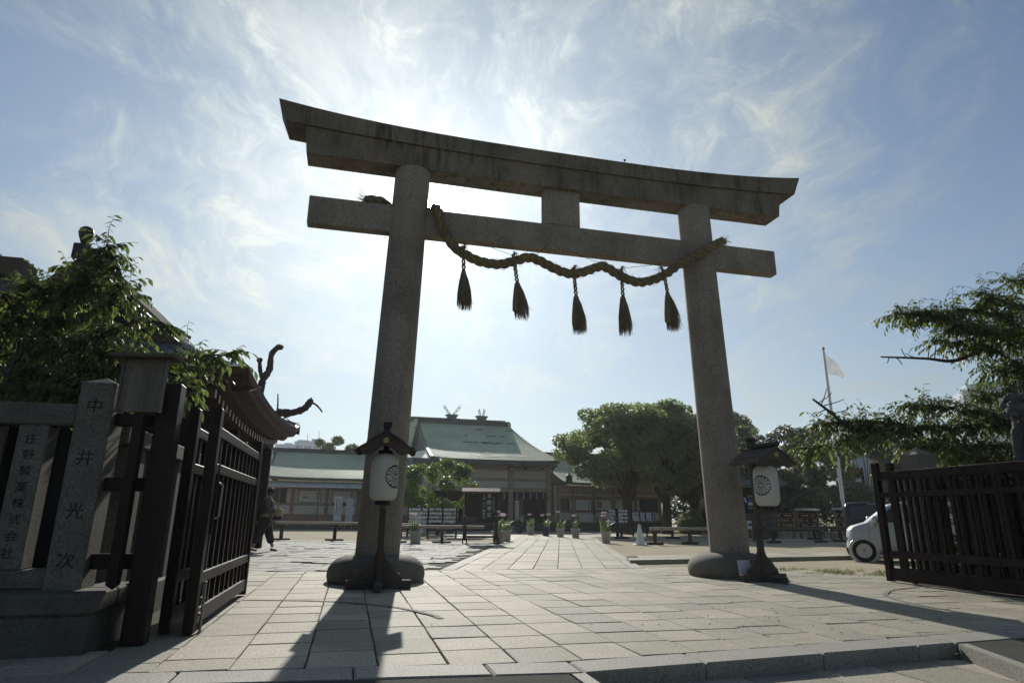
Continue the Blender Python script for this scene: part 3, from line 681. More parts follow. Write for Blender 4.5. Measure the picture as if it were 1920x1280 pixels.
for ch, z in zip('中井光次', (1.86, 1.43, 1.005, .625)):
    text('inscription', ch, .135, m_worn, cp, facing((-.005, -.1465, z-.0)), vertical=False, extrude=.002)
fx = [-.80-.395*k for k in range(9)]
for k, x in enumerate(fx):
    p = link('fence_post', post_mesh('fence_post', .215, .2, .565, 1.70, .0), sf, (x, .52, 0))
    if k < 3:
        if k == 0: column_text('inscription', '庄野製薬株式会社', .088, m_worn, p, (0, -.1015, 1.13), .128, .002)
MB().box(-5, -.505, .42, .62, .422, .563).obj('foot_rail', m_fence, sf, bev=.012)
MB().box(-5, -.505, .415, .625, 1.703, 1.885).obj('top_rail', m_fence, sf, bev=.014)
def run_fence(label, loc, rz, n, sp=.39, h=1.78):
    t = thing('stone_fence', label, 'fence', loc, rz)
    pm = post_mesh('fence_post', .15, .15, .3, h-.17, 0)
    MB().box(-.15, n*sp, -.14, .14, -.03, .3).obj('foot_rail', m_fence, t, bev=.012)
    MB().box(-.15, n*sp, -.105, .105, h-.168, h).obj('top_rail', m_fence, t, bev=.012)
    for k in range(n): link('fence_post', pm, t, (k*sp+.1, 0, 0))
    return t
run_fence('granite fence running away behind the left gate leaves', T(-5.74, -4.22), YAW+math.pi/2, 13, .36)
run_fence('granite fence running behind the right gate leaves', T(5.95, -2.2), YAW-math.pi/2, 14)
rp_ = thing('stone_post', 'single broad granite post with a pyramid top rising behind the right gate', 'post', T(5.90, -1.72), YAW)
link('shaft', post_mesh('shaft', .38, .38, -.03, 2.09, .14, M('tan_granite', (.21, .18, .145), .85, .15, 3, 80, .3, .4, .2)), rp_)
# --- weathered notice board on a post behind the fence
nb = thing('notice_board', 'weathered blank wooden board under a little roof, between inscribed stone post and gate post', 'sign', (-3.12, 5.22, 0), rad(4))
MB().box(-.162, .162, -.016, .016, 1.815, 2.268).obj('board', m_board, nb, bev=.004)
MB().box(-.18, -.164, -.026, .02, 1.81, 2.268).obj('batten', m_board, nb); MB().box(.164, .18, -.026, .02, 1.81, 2.268).obj('batten', m_board, nb)
MB().prism([(-.12, 2.27), (.12, 2.27), (.11, 2.30), (0, 2.315), (-.11, 2.30)], lambda p, q, a: (a, p, q), -.265, .265).obj('roof_cap', m_oldwood, nb)
MB().box(-.04, .04, .02, .09, .46, 2.26).add([(-.04, .02, .459), (.04, .02, .459), (.04, .09, .459), (-.04, .09, .459), (0, .055, .42)], [(0, 1, 4), (1, 2, 4), (2, 3, 4), (3, 0, 4)]).obj('post', m_gate, nb)
# --- guardian lion-dog on its pedestal, right edge
ped = thing('stone_pedestal', 'stone pedestal under the lion-dog behind the right gate', 'pedestal', T(6.95, -2.95), YAW)
MB().box(-.62, .62, -.75, .75, -.03, .9).obj('lower_block', m_plinth, ped, bev=.02); MB().box(-.45, .45, -.6, .6, .902, 1.9).obj('upper_block', m_plinth, ped, bev=.02)
def skin(name, pts, edges, mat, parent, lev=2, loc=None, rz=0.):
    """one continuous body grown round a skeleton: pts = (x, y, z, rx, ry)"""
    me = bpy.data.meshes.new(name); me.from_pydata([p[:3] for p in pts], edges, [])
    o = bpy.data.objects.new(name, me); C.objects.link(o)
    md = o.modifiers.new('skin', 'SKIN'); md.use_smooth_shade = True
    for i, p in enumerate(pts):
        sv = me.skin_vertices[0].data[i]; sv.radius = (p[3], p[4] if len(p) > 4 else p[3]); sv.use_root = (i == 0)
    sb = o.modifiers.new('sub', 'SUBSURF'); sb.levels = sb.render_levels = lev
    dg = bpy.context.evaluated_depsgraph_get(); m2 = bpy.data.meshes.new_from_object(o.evaluated_get(dg)); bpy.data.objects.remove(o)
    m2.materials.clear(); m2.materials.append(mat); m2.name = name
    m2.polygons.foreach_set('use_smooth', [True]*len(m2.polygons))
    return link(name, m2, parent, loc, rz)
m_kom = M('dark_carved_stone', (.10, .105, .10), .85, .3, 8, 60, .3, .6, .25)
kom = thing('lion_dog_statue', 'dark carved stone lion-dog sitting on a pedestal behind the right gate', 'statue', T(7.0, -2.95, 1.9), YAW)
bp_ = [(.22, 0, .42, .24), (.30, 0, .2, .26), (0, 0, .58, .22), (-.14, 0, .74, .20), (-.24, 0, .88, .2),   # 0 belly 1 rump 2 chest 3 neck 4 head
       (-.40, 0, .84, .13), (-.16, .15, .5, .10), (-.2, .16, .25, .075), (-.22, .16, .06, .075), (-.30, .16, .03, .07),
       (-.16, -.15, .5, .10), (-.2, -.16, .25, .075), (-.22, -.16, .06, .075), (-.30, -.16, .03, .07),
       (.22, .2, .22, .15), (.05, .24, .2, .10), (.1, .22, .05, .08), (-.05, .22, .04, .07), (.22, -.2, .22, .15), (.05, -.24, .2, .10), (.1, -.22, .05, .08), (-.05, -.22, .04, .07),
       (.50, 0, .32, .09), (.56, 0, .55, .12), (.5, 0, .75, .06)]
be = [(0, 1), (0, 2), (2, 3), (3, 4), (4, 5), (2, 6), (6, 7), (7, 8), (8, 9), (2, 10), (10, 11), (11, 12), (12, 13), (1, 14), (14, 15), (15, 16), (16, 17), (1, 18), (18, 19), (19, 20), (20, 21), (1, 22), (22, 23), (23, 24)]
skin('body', bp_, be, m_kom, kom)
mn = MB()
for _ in range(46):                                    # mane curls, brow and jaw
    a = RD.uniform(0, 6.28); b = RD.uniform(.2, 1.0)
    c = Vector((-.16+.12*math.cos(b*3), .22*math.cos(a), .86+.22*math.sin(a))); mn.lathe([(.0, -.05), (.045, -.03), (.055, 0), (.04, .035), (.0, .05)], 8, c)
mn.obj('mane', m_kom, kom, stuff=True)
k_ = lambda nm: nm
for s in (-1, 1):
    MB().lathe([(0, -.03), (.03, -.02), (.035, 0), (.02, .03), (0, .035)], 8, (-.405, s*.085, .955)).obj('eye', m_kom, kom); MB().bar((-.43, s*.02, 1.0), (-.36, s*.16, 1.02), .06, .05).obj('brow', m_kom, kom); MB().bar((-.2, s*.2, 1.0), (-.12, s*.24, 1.07), .08, .03).obj('ear', m_kom, kom)
MB().lathe([(0, -.05), (.05, -.03), (.06, 0), (.04, .03), (0, .04)], 8, (-.53, 0, .88)).obj('nose', m_kom, kom); MB().bar((-.46, -.1, .74), (-.46, .1, .74), .14, .06).obj('jaw', m_kom, kom)
# ================================================================ BUILDINGS
def stepped_roof(prof, x0, x1, rows, flare=0., lift=.034, taper=0.):
    """copper roof in stepped courses; prof(t) -> (y, z), t = 0 eave .. 1 ridge; eave lines rise a little at the ends"""
    mb = MB(); nx = 14
    def pt(t, s, dz): 
        y, z = prof(t); e = abs(2*s-1)**4*flare*(1-t)
        return (x0+(x1-taper*t-x0)*s, y, z+e+dz)
    for r in range(rows):
        a, b = r/rows, (r+1)/rows
        P = [[pt(a, i/nx, 0.), ] for i in range(nx+1)]
        mb.grid([[pt(a, i/nx, -lift*.2) for i in range(nx+1)], [pt(a, i/nx, lift) for i in range(nx+1)], [pt(b, i/nx, -lift*.2) for i in range(nx+1)]], False)
    return mb
def gable_roof(parent, x0, x1, ye, ze, yr, zr, mat, trim, sag=.5, flare=.12, rows=26, th=.28, name='roof', taper=0.):
    pf = lambda t: (ye+(yr-ye)*t, ze+(zr-ze)*((1-sag)*t+sag*t*t))
    pb = lambda t: (2*yr-ye+(ye-yr)*t, ze+(zr-ze)*((1-sag)*t+sag*t*t))
    rf = stepped_roof(pf, x0, x1, rows, flare, taper=taper)
    rf.v += []; r2 = stepped_roof(pb, x0, x1, 8, flare, taper=taper); rf.add(r2.v, r2.f)
    o = rf.obj(name, mat, parent, fix=False)
    n = 14
    for p in (pf, pb):
        s = -1 if p is pf else 1; ev = MB()
        top = [(x0+(x1-x0)*i/n, p(0)[0], ze-.012+abs(2*i/n-1)**4*flare) for i in range(n+1)]
        ev.grid([top, [(a, b, c-th) for a, b, c in top], [(a, b-s*.5, c-th+.06) for a, b, c in top]], False)
        ev.obj('eave', trim, parent, fix=False)
    for xx, d in ((x0, -.02), (x1, .02)):
        vg = MB(); tp = [(taper if xx == x1 else 0)*(i/12 if i <= 12 else (24-i)/12) for i in range(25)]
        P = [pf(i/12) for i in range(13)]+[pb(i/12) for i in range(11, -1, -1)]
        f_ = lambda i: abs(1)*flare*(1-(i/12 if i <= 12 else (24-i)/12))
        vg.grid([[(xx+d-tp[i], y, z+f_(i)+.03) for i, (y, z) in enumerate(P)], [(xx+d-tp[i], y, z-.26+f_(i)) for i, (y, z) in enumerate(P)]], False)
        vg.grid([[(xx+d-tp[i], y, z+f_(i)+.03) for i, (y, z) in enumerate(P)], [(xx-d*9-tp[i], y, z+f_(i)+.03) for i, (y, z) in enumerate(P)]], False)
        vg.add([(xx-d*16-tp[i], y, z+f_(i)-.25) for i, (y, z) in enumerate(P)], [tuple(range(len(P)))])
        vg.obj('verge_board', trim, parent, fix=False)
    return o
HY = .27
# ---------------------------------------------------------------- main hall
mh = thing('main_hall', 'main shrine hall with wide green copper roof and dark doorways behind the small tree', 'building', (3.3, 51, 0), HY)
rf = gable_roof(mh, -10.0, 0.05, -1.6, 5.12, 7.5, 9.0, m_copper, m_copdark, .3, .12, 34, taper=1.65)
MB().box(-10.1, -1.65, 7.25, 7.75, 8.93, 9.27).box(-10.2, -1.55, 7.18, 7.82, 9.272, 9.35).obj('ridge', m_copdark, rf, bev=.02)
for x in (-10.15, -1.66): MB().box(x-.12, x+.12, 6.9, 8.1, 8.5, 9.21).obj('ridge_end', m_copper, rf, bev=.03)
pp = MB()                                              # repaired, darker sheets on the front slope
for _ in range(26):
    t = RD.choice([.1, .12, .2, .22, .5, .52, .7, .86]); x = -4.3+RD.gauss(0, 1.3); w = RD.uniform(.25, .9)
    y = -1.6+9.1*t; z = 5.12+3.88*(.7*t+.3*t*t); t2 = t+.026; y2 = -1.6+9.1*t2; z2 = 5.12+3.88*(.7*t2+.3*t2*t2)
    pp.add([(x, y, z+.045), (x+w, y, z+.045), (x+w, y2, z2+.035), (x, y2, z2+.035)], [(0, 1, 2, 3)])
pp.obj('repair_sheet', M('dull_repair_copper', (.085, .095, .08), .7), rf, stuff=True)
# left skirt roof, low pitched, glinting under the sun
sk = MB().grid([[(-10.0, -1.5, 5.1), (-12.2, -.9, 5.15)], [(-9.95, .8, 5.95), (-12.6, 1.6, 5.35)]], False)
sk.obj('skirt_roof', M('smooth_copper', (.2, .24, .2), .3, .08, 1, 30, .05, .05, .6), mh, fix=False)
MB().box(-10.2, 0, -2.6, 9.5, -.03, .34).box(-10.2, 0, -1.9, 9.5, .341, .62).obj('stone_platform', m_plinth, mh)
wl = MB().box(-9.9, -.2, .16, 9.2, 2.9, 4.7).obj('upper_wall', m_plaster, mh)
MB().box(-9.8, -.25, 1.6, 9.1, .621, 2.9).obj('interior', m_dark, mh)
COLX = (-.32, -3.42, -6.95, -9.75)
cm = MB().box(-.17, .17, -.1, .2, .62, 4.62).mesh('column', m_tan, .02)
for x in COLX: link('column', cm, mh, (x, 0, 0))
for z0, z1 in ((2.86, 3.14), (3.70, 3.86), (4.5, 4.66)): MB().box(-9.55, -.15, -.04, .157, z0, z1).obj('beam', m_tan, mh)
MB().tube([(-.02, -.16, .62), (-.02, -.16, 4.6)], .05, 8).obj('downpipe', m_copdark, mh)
rm = MB().box(-.05, .05, -1.35, .15, -.06, .06).mesh('rafter', m_tan); re_ = MB().box(-.045, .045, -1.365, -1.352, -.055, .055).mesh('rafter_end', m_rafter)
for k in range(40):
    r = link('rafter', rm, mh, (-9.8+.25*k, 0, 4.80)); 
for x in (-1.2, -2.55, -.35, -3.9): MB().tube([(x, -.9, 4.62), (x, -1.25, 4.62)], .09, 8).obj('beam_end', m_black, mh)
MB().box(-10.0, 0.0, -1.3, .2, 4.87, 4.93).obj('soffit', m_timber, mh)
for a, b in ((-3.2, -.5), (-6.75, -3.65)):             # doorways: curtain boards with hanging paper strips, lattice doors
    MB().box(a, b, .02, .08, 2.4, 2.84).obj('lintel_board', m_dark, mh)
    for k in range(5):
        x = a+(b-a)*(k+.5)/5
        z = MB(); z.add([(x-.03, -.005, 2.8), (x+.03, -.005, 2.8), (x+.06, -.012, 2.55), (x-.0, -.012, 2.58), (x+.04, -.016, 2.3), (x-.03, -.016, 2.34)], [(0, 1, 2, 3), (3, 2, 4, 5)]); z.obj('paper_strip', m_white, mh, fix=False)
    for k in (0, 1):
        x0 = a+.1+k*(b-a)*.62; d = MB().box(x0, x0+(b-a)*.3, .4, .46, .62, 2.4).obj('door', m_timber if k == 0 else m_gateold, mh)
        for j in range(4): MB().box(x0+.06+j*.2, x0+.09+j*.2, .37, .398, .7, 2.35).obj('lattice_bar', m_gate, d)
MB().box(-3.05, -2.75, .0, .05, .7, 2.2).obj('notice_panel', m_white, mh); MB().box(-5.0, -4.75, .1, .15, 1.1, 1.6).obj('notice_panel', m_white, mh); MB().box(-5.7, -5.55, .1, .15, 1.0, 1.65).obj('notice_panel', m_print, mh)
# rear hall: ridge that carries on to the left, with forked finials
rh = thing('rear_hall', 'green copper roofed rear hall with crossed finials on its ridge behind the main hall', 'building', (-2.0, 64.5, .55), HY)
rr = gable_roof(rh, -9.8, 1.2, -3.2, 6.6, 0., 9.55, m_copper, m_copdark, .5, .1, 16)
MB().box(-10, 1.4, -.25, .25, 9.5, 9.95).obj('ridge', m_copdark, rr, bev=.03)
MB().box(-9.4, .9, -2.4, 2.4, -.6, 6.8).obj('wall', m_plaster, rh)
for x, hh in ((-4.2, 1.0), (-1.1, .8)):
    MB().box(x-.45, x+.45, -.4, .4, 9.952, 10.2).box(x-.62, x+.62, -.22, .22, 10.2, 10.36).obj('finial_base', m_copdark, rh, bev=.02)
    for s in (-1, 1):
        c = MB(); w_ = .8*hh if x < -2 else .22
        c.bar((x+s*.05, -.1*s, 10.3), (x+s*w_, -.1*s, 10.3+hh*1.05), .05, .06, (0, 1, 0)).bar((x+s*.2, -.1*s, 10.3), (x+s*(w_+.12), -.1*s, 10.3+hh*.86), .05, .06, (0, 1, 0))
        for k in range(3): q = .2+.28*k; c.bar((x+s*(w_*q), -.1*s, 10.3+hh*1.05*q), (x+s*(w_*q+.14), -.1*s, 10.3+hh*1.05*q-.1), .06, .05, (0, 1, 0))
        c.obj('forked_finial', m_black, rh)
# ---------------------------------------------------------------- right wing
rw = thing('right_wing', 'low hall with notice boards and slatted windows behind the big trees', 'building', (3.3, 51, 0), HY)
wr_ = gable_roof(rw, .35, 9.6, -1.75, 3.55, 5.0, 6.25, m_copper, m_copdark, .3, .08, 22, .16)
MB().box(.3, 9.7, 4.8, 5.2, 6.2, 6.5).obj('ridge', m_copdark, wr_, bev=.02)
MB().box(.1, 9.3, -2.0, 7.2, -.03, .3).box(.1, 9.3, -1.2, 7.2, .301, .6).obj('stone_platform', m_plinth, rw)
MB().box(.1, 9.2, -.5, 6.8, .601, 3.35).obj('wall', m_plaster, rw)
for x in (.25, 1.5, 3.25, 5.0, 6.9, 9.1): MB().box(x-.12, x+.12, -.56, -.503, .6, 3.3).obj('column', m_timber, rw, bev=.01)
for z0, z1 in ((2.36, 2.62), (2.72, 3.3), (1.35, 1.5), (.6, .8)): MB().box(.12, 9.15, -.545, -.5, z0, z1).obj('beam', m_timber if z0 != 2.72 else m_tan, rw)
re2 = MB().box(-.055, .055, -1.56, -.5, -.05, .05).mesh('rafter', m_timber); re3 = MB().box(-.045, .045, -1.575, -1.562, -.045, .045).mesh('rafter_end', m_rafter)
for k in range(34):
    r = link('rafter', re2, rw, (.5+.27*k, 0, 3.30)); link('rafter_end', re3, r)
def lattice(parent, x0, x1, z0, z1, y, n):
    w = MB().box(x0, x1, y-.02, y, z0, z1).obj('window', m_glass, parent)
    f = MB().box(x0-.05, x1+.05, y-.06, y-.021, z1, z1+.06).box(x0-.05, x1+.05, y-.06, y-.021, z0-.06, z0).obj('frame', m_gate, w)
    b = MB().box(-.018, .018, y-.055, y-.025, z0, z1).mesh('slat', m_gate)
    for k in range(n): link('slat', b, w, (x0+(x1-x0)*(k+.5)/n, 0, 0))
    return w
def frame_board(parent, x0, x1, z0, z1, y, marks=(), face=None):
    b = MB().box(x0, x1, y-.02, y, z0, z1).obj('notice_board', face or m_white, parent)
    fr = MB(); t = .05
    for q in ((x0-t, x1+t, z1, z1+t), (x0-t, x1+t, z0-t, z0), (x0-t, x0, z0, z1), (x1, x1+t, z0, z1)): fr.box(q[0], q[1], y-.05, y+.001, q[2], q[3])
    fr.obj('frame', m_black, b)
    for (a, bb, c, d, m) in marks: MB().box(x0+(x1-x0)*a, x0+(x1-x0)*bb, y-.024, y-.0205, z0+(z1-z0)*c, z0+(z1-z0)*d).obj('print', m, b)
    return b
rows_ = [(a/14+.03, a/14+.05, .1, .9, m_print) for a in range(10)]
lattice(rw, .45, 1.25, 1.45, 2.3, -.52, 4)
frame_board(rw, 1.72, 3.0, 1.52, 2.32, -.56, rows_+[(.84, .9, .12, .92, m_ink)])
frame_board(rw, 3.6, 4.72, 1.55, 2.32, -.56, [(.05, .3, .3, .85, m_red), (.05, .3, .2, .28, m_ink), (.7, .85, .7, .73, m_print), (.4, .9, .15, .18, m_print)])
lattice(rw, 5.75, 6.6, 1.42, 2.34, -.52, 9); lattice(rw, 7.25, 8.9, 1.42, 2.34, -.52, 16)
MB().tube([(3.25, -.66, .6), (3.25, -.66, 3.0), (3.5, -1.2, 3.2), (3.9, -1.62, 3.35)], .05, 8).obj('downpipe', m_copdark, rw)
one('counter_sign', MB().box(-.6, .6, -.02, .02, .62, 1.2).box(-.5, .5, -.05, -.021, 1.2, 1.26), m_white, 'low white sign on the platform under the left board of the low hall', 'sign', None, 0, (5.9, 50.6, 0), HY)
# porch lantern that hangs at the corner between the two halls
pl = thing('hanging_lantern', 'small dark bronze lantern with a pointed roof at the corner between the halls', 'lantern', (4.45, 48.9, 3.62), HY)
MB().lathe([(.36, .34), (.34, .37), (.16, .5), (.05, .6), (.03, .66), (.0, .7)], 6).obj('roof', m_copdark, pl); MB().lathe([(.25, .02), (.25, .33)], 6).obj('body', m_black, pl)
MB().tube([(0, 0, .68), (0, 0, 1.7)], .012, 5).obj('chain', m_black, pl); MB().lathe([(.1, -.12), (.3, -.04), (.3, .015)], 6).obj('base', m_copdark, pl)
# ---------------------------------------------------------------- left hall
lh = thing('left_hall', 'long low hall with green copper roof, grey canopy and framed boards behind the walking person', 'building', (-12.1, 51.2, 0), .3)
lr = gable_roof(lh, -6.85, 4.4, -1.3, 3.72, 5.2, 6.2, m_copper, m_copdark, .3, .1, 24, .2)
MB().box(-6.75, 4.5, 5.0, 5.4, 6.15, 6.41).box(-6.85, 4.6, 4.94, 5.46, 6.412, 6.49).obj('ridge', m_copdark, lr, bev=.02)
MB().box(-6.95, -6.7, 4.8, 5.6, 5.9, 6.45).obj('ridge_end', m_copdark, lr, bev=.03)
MB().box(-7.3, 4.2, -1.9, 7.5, -.03, .5).obj('stone_base', m_plinth, lh)
MB().box(-6.95, 4.0, 0, 7.0, .501, 3.5).obj('wall', m_plaster, lh)
for k in range(13):
    x0 = -7.35+.93*k; p = MB().add([(x0, -2.35, 3.0), (x0+.895, -2.35, 3.0), (x0+.915, -.9, 3.42), (x0, -.9, 3.42), (x0, -2.35, 2.95), (x0+.895, -2.35, 2.95), (x0+.915, -.9, 3.37), (x0, -.9, 3.37)], [(0, 1, 2, 3), (7, 6, 5, 4), (0, 4, 5, 1), (1, 5, 6, 2), (3, 7, 4, 0), (2, 6, 7, 3)])
    p.obj('canopy_panel', m_greyroof, lh)
for x in (-5.75, -3.0, -.2): MB().tube([(x, -2.2, .5), (x, -2.2, 3.0)], .045, 8).obj('canopy_post', m_copdark, lh)
for x in (-6.8, -4.9, -2.35, .1, 2.6): MB().box(x-.13, x+.13, -.06, -.002, .5, 3.4).obj('column', m_timber, lh, bev=.01)
for z0, z1 in ((2.93, 3.45), (1.7, 1.84), (.5, 1.05)): MB().box(-6.95, 4, -.045, 0, z0, z1).obj('beam', m_timber, lh)
lattice(lh, -6.35, -5.35, 1.92, 2.86, -.03, 12)
frame_board(lh, -4.45, -2.85, 1.95, 2.82, -.06, [(.82, .93, .68, .85, m_red), (.2, .4, .3, .5, m_print), (.8, .95, .2, .6, m_print)])
frame_board(lh, -1.95, -.5, 1.95, 2.82, -.06, [(.1, .2, .8, .85, m_print), (.2, .35, .15, .55, m_red), (.05, .2, .5, .53, m_print)])
MB().box(-1.95, -.4, -.6, -.05, 1.78, 1.84).obj('counter', m_black, lh)
for i, (x, y, z0, z1, w_, lab) in enumerate(((-12.75, 48.0, .5, 2.36, .56, 'tall narrow white banner board with small lettering left of the left pillar'), (-11.75, 47.4, .45, 2.2, .5, 'tall pale blue notice board half hidden by the left pillar'))):
    b = thing('standing_board', lab, 'sign', (x, y, -.03), .28)
    MB().box(-w_/2, w_/2, -.02, .02, z0+.15, z1).obj('panel', (m_white, M('pale_blue_board', (.50, .53, .62), .7))[i], b)
    for k in range(3 if i == 0 else 9):
        if i == 0: MB().box(-.15+.14*k, -.09+.14*k, -.026, -.0205, z0+.6-.1*k, z1-.12).obj('print', (m_ink if k == 0 else m_print), b)
        else: MB().box(-.2, .2, -.026, -.0205, z1-.15-k*.16, z1-.11-k*.16).obj('print', m_print, b)
    for s in (-1, 1): MB().box(s*w_/2-.02, s*w_/2+.02, -.015, .3, 0, .05).box(s*w_/2-.02, s*w_/2+.02, -.0, .03, .05, z0+.4).obj('leg', m_steel, b)
# ---------------------------------------------------------------- small shrine roof far right
ss = thing('side_shrine', 'small dark shrine with a blue grey curved roof between right pillar and lantern', 'building', (16.9, 46.5, 0), HY-.2)
gable_roof(ss, -2.6, 2.4, -1.6, 3.3, 1.6, 4.75, M('blue_grey_roof', (.16, .19, .21), .6, .1, 1, 30), m_copdark, .6, .2, 12, .2)
MB().box(-2.6, 2.4, -.4, 4.4, -.03, 3.35).obj('wall', m_dark, ss)
for k in range(3): z = MB().add([(-1.2+k*.45, -.42, 2.45), (-1.12+k*.45, -.42, 2.45), (-1.0+k*.45, -.43, 2.1), (-1.14+k*.45, -.43, 2.1)], [(0, 1, 2, 3)]).obj('paper_strip', m_white, ss, fix=False)
# ---------------------------------------------------------------- gabled hall close by on the left, seen from below
m_thatch = M('brown_layered_eave', (.07, .043, .035), .8, .25, 4, 60, .2, .35, .25, zs=7.)
nh = thing('gabled_hall', 'dark wooden hall with swept eaves and white rafter ends rising over the left gate', 'building', T(-9.0, 2.35), YAW-rad(1.8))
LN = 9.25
def ez(t): return 3.52+.30*abs(2*t-1)**2.3+(.10*max(0, t-.93)/.07*.6)
R1 = MB(); n = 26; AX, RH, GY, QH = -.6, 6.35, 1.4, .44      # ridge axis, ridge height, gable set-back, where the front hip ends
def rx_(side, q): return AX+side*3.82*(1-q)
def rz_(t, q): return ez(t)+(RH-ez(t))*(.456*q+.544*q*q)
for side in (1, -1):
    rowsP = []
    for k in range(10):
        q = k/9; y0 = GY*min(1, q/QH); rowsP.append([(rx_(side, q), y0+(LN-y0)*i/n, rz_((y0+(LN-y0)*i/n)/LN, q)) for i in range(n+1)])
    R1.grid(rowsP, False)
rfo = R1.obj('roof', M('dark_copper_roof', (.07, .10, .095), .55, .15, .6, 30), nh, fix=False)
def swept_eave(top, inw):
    """layered eave edge below a roof line; inw points to the inside of the building"""
    V_ = lambda k, dz: [Vector(p)+inw*k+Vector((0, 0, dz)) for p in top]
    return MB().grid([V_(0, 0), V_(.03, -.15), V_(.07, -.16), V_(.10, -.30), V_(.34, -.325), V_(.36, -.43), V_(1.6, -.1)], False)
for side in (1, -1):
    swept_eave([(rx_(side, 0), LN*i/n, ez(i/n)) for i in range(n+1)], Vector((-side, 0, 0))).obj('eave', m_thatch, nh, fix=False)
    for yy, dy in ((GY, -1), (LN, 1)):
        v = MB(); P = []
        for k in range(9):
            q = .36+.64*k/8 if yy == GY else k/8; P.append((rx_(side, q), rz_(yy/LN, q)))
        v.grid([[(x, yy, z+.03) for x, z in P], [(x, yy+dy*.16, z+.05) for x, z in P], [(x, yy+dy*.16, z-.26) for x, z in P], [(x, yy+dy*.05, z-.30) for x, z in P], [(x, yy-dy*.5, z-.28) for x, z in P]], False)
        v.obj('verge_board', m_thatch, nh, fix=False)
swept_eave([(rx_(-1, 0)+(rx_(1, 0)-rx_(-1, 0))*i/n, -.0, ez(0)-.10*(1-abs(2*i/n-1)**2)) for i in range(n+1)], Vector((0, 1, 0))).obj('eave', m_thatch, nh, fix=False)
MB().add([(rx_(1, .40), GY+.3, rz_(0, .40)-.1), (AX, GY+.3, RH-.1), (rx_(-1, .40), GY+.3, rz_(0, .40)-.1)], [(0, 1, 2)]).obj('gable_panel', m_gateold, nh, fix=False)
hipP = []
for k in range(7):
    q = QH*k/6; hipP.append([(rx_(-1, q)+(rx_(1, q)-rx_(-1, q))*i/20, GY*k/6, rz_(0, q)-.10*(1-abs(2*i/20-1)**2)*(1-k/6)+.004) for i in range(21)])
MB().grid(hipP, False).obj('hip_roof', M('teal_copper_roof', (.07, .12, .12), .4, .12, .7, 30, .08, .1, .5), nh, fix=False)
for i in range(1, 20):
    MB().tube([(r_[i][0], r_[i][1], r_[i][2]+.012) for r_ in hipP], .013, 4).obj('seam', m_copdark, nh)
ra = MB().box(-.0, .62, -.05, .05, -.09, .075).mesh('rafter', m_thatch); rb = MB().box(.621, .63, -.047, .047, -.085, .07).mesh('rafter_end', m_rafter)
for k in range(25):
    t = (k+.5)/25; r = link('rafter', ra, nh, (1.98, .12+LN*.97*t, ez(t)-.49)); link('rafter_end', rb, r)
MB().box(-2.9, 2.3, 1.1, LN-.6, -.03, 3.3).obj('wall', m_dark, nh)
for y in (1.1, 3.4, 6.0, LN-.6):
    for s in (-1, 1): MB().box(s*2.4-.11, s*2.4+.11, y-.11, y+.11, 0, 3.3).obj('column', m_gateold, nh, bev=.015)
MB().box(2.28, 2.52, .7, LN-.4, 3.0, 3.24).obj('beam', m_gateold, nh)
MB().box(AX-.16, AX+.16, GY-.25, LN+.2, RH-.1, RH+.16).obj('ridge', m_copdark, nh, bev=.03)
MB().box(AX-.2, AX+.14, GY-.34, GY-.252, RH-.15, RH+.2).obj('ridge_end', m_black, nh, bev=.02)
MB().lathe([(.0, .2), (.06, .21), (.08, .27), (.125, .38), (.15, .48), (.13, .57), (.07, .62), (0, .63)], 14, (AX-.05, GY-.2, RH)).obj('ridge_ornament', m_black, nh)
ob = thing('tiled_hall', 'dark roof ridge in two steps above the tree at the far left', 'building', T(-12.2, 2.2), YAW)
MB().box(-3, 1.75, -.22, .22, 5.55, 5.75).obj('ridge', m_oldwood, ob, bev=.02); MB().box(-3, 2.35, -.3, .3, 5.2, 5.548).obj('ridge_base', m_oldwood, ob, bev=.02)
MB().grid([[(-3, -2.2, 3.9), (2.6, -2.2, 3.9)], [(-3, 0, 5.3), (2.5, 0, 5.3)], [(-3, 2.2, 3.9), (2.6, 2.2, 3.9)]], False).obj('roof', m_oldwood, ob, fix=False); MB().box(-2.8, 2.1, -1.5, 1.5, -.03, 4.4).obj('wall', m_dark, ob)
# ---------------------------------------------------------------- far city
def tower(label, x, y, w, d, h, mat, rz=.1, roof=(), nf=0, nw=0):
    t = thing('distant_building', label, 'building', (x, y, -.03), rz)
    MB().box(-w/2, w/2, -d/2, d/2, 0, h).obj('wall', mat, t)
    for (a, b, c, e) in roof: MB().box(a, b, -d/4, d/4, h+.01, h+c).obj('roof_house', mat, t)
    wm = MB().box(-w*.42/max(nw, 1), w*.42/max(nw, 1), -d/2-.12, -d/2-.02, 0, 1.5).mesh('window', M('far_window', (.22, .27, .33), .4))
    for f in range(nf):
        for k in range(nw): link('window', wm, t, (-w/2+w*(k+.5)/max(nw, 1), 0, h-3.2-f*3.3))
    return t
tower('distant block tinted haze blue with a flat top left of the bare branches', -91, 260, 24, 20, 26.6, m_concrete, .15, nf=3, nw=8)
tower('taller distant tower tinted haze blue with a stepped top behind the left hall roof', -80.5, 255, 10.5, 12, 28.8, M('hazed_pale_concrete', (.52, .58, .66), .8), .1, ((-5, -.6, .9, 0), (.5, 3.5, 1.4, 0)), 2, 3)  # paler wall colour has the haze of distance painted in
tower('narrower distant block joined to the left of the tall pale tower', -88.5, 252, 7.5, 12, 27.4, M('hazed_pale_concrete', (.52, .58, .66), .8), .1, ((-1, 1.5, .8, 0),), 2, 2)
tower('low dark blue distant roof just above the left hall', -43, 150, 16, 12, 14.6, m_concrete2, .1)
tower('pale grey distant block peeping between the right trees', 170, 218, 24, 20, 44, m_concrete, -.35, ((-9, 2, 3, 0),), 4, 6)
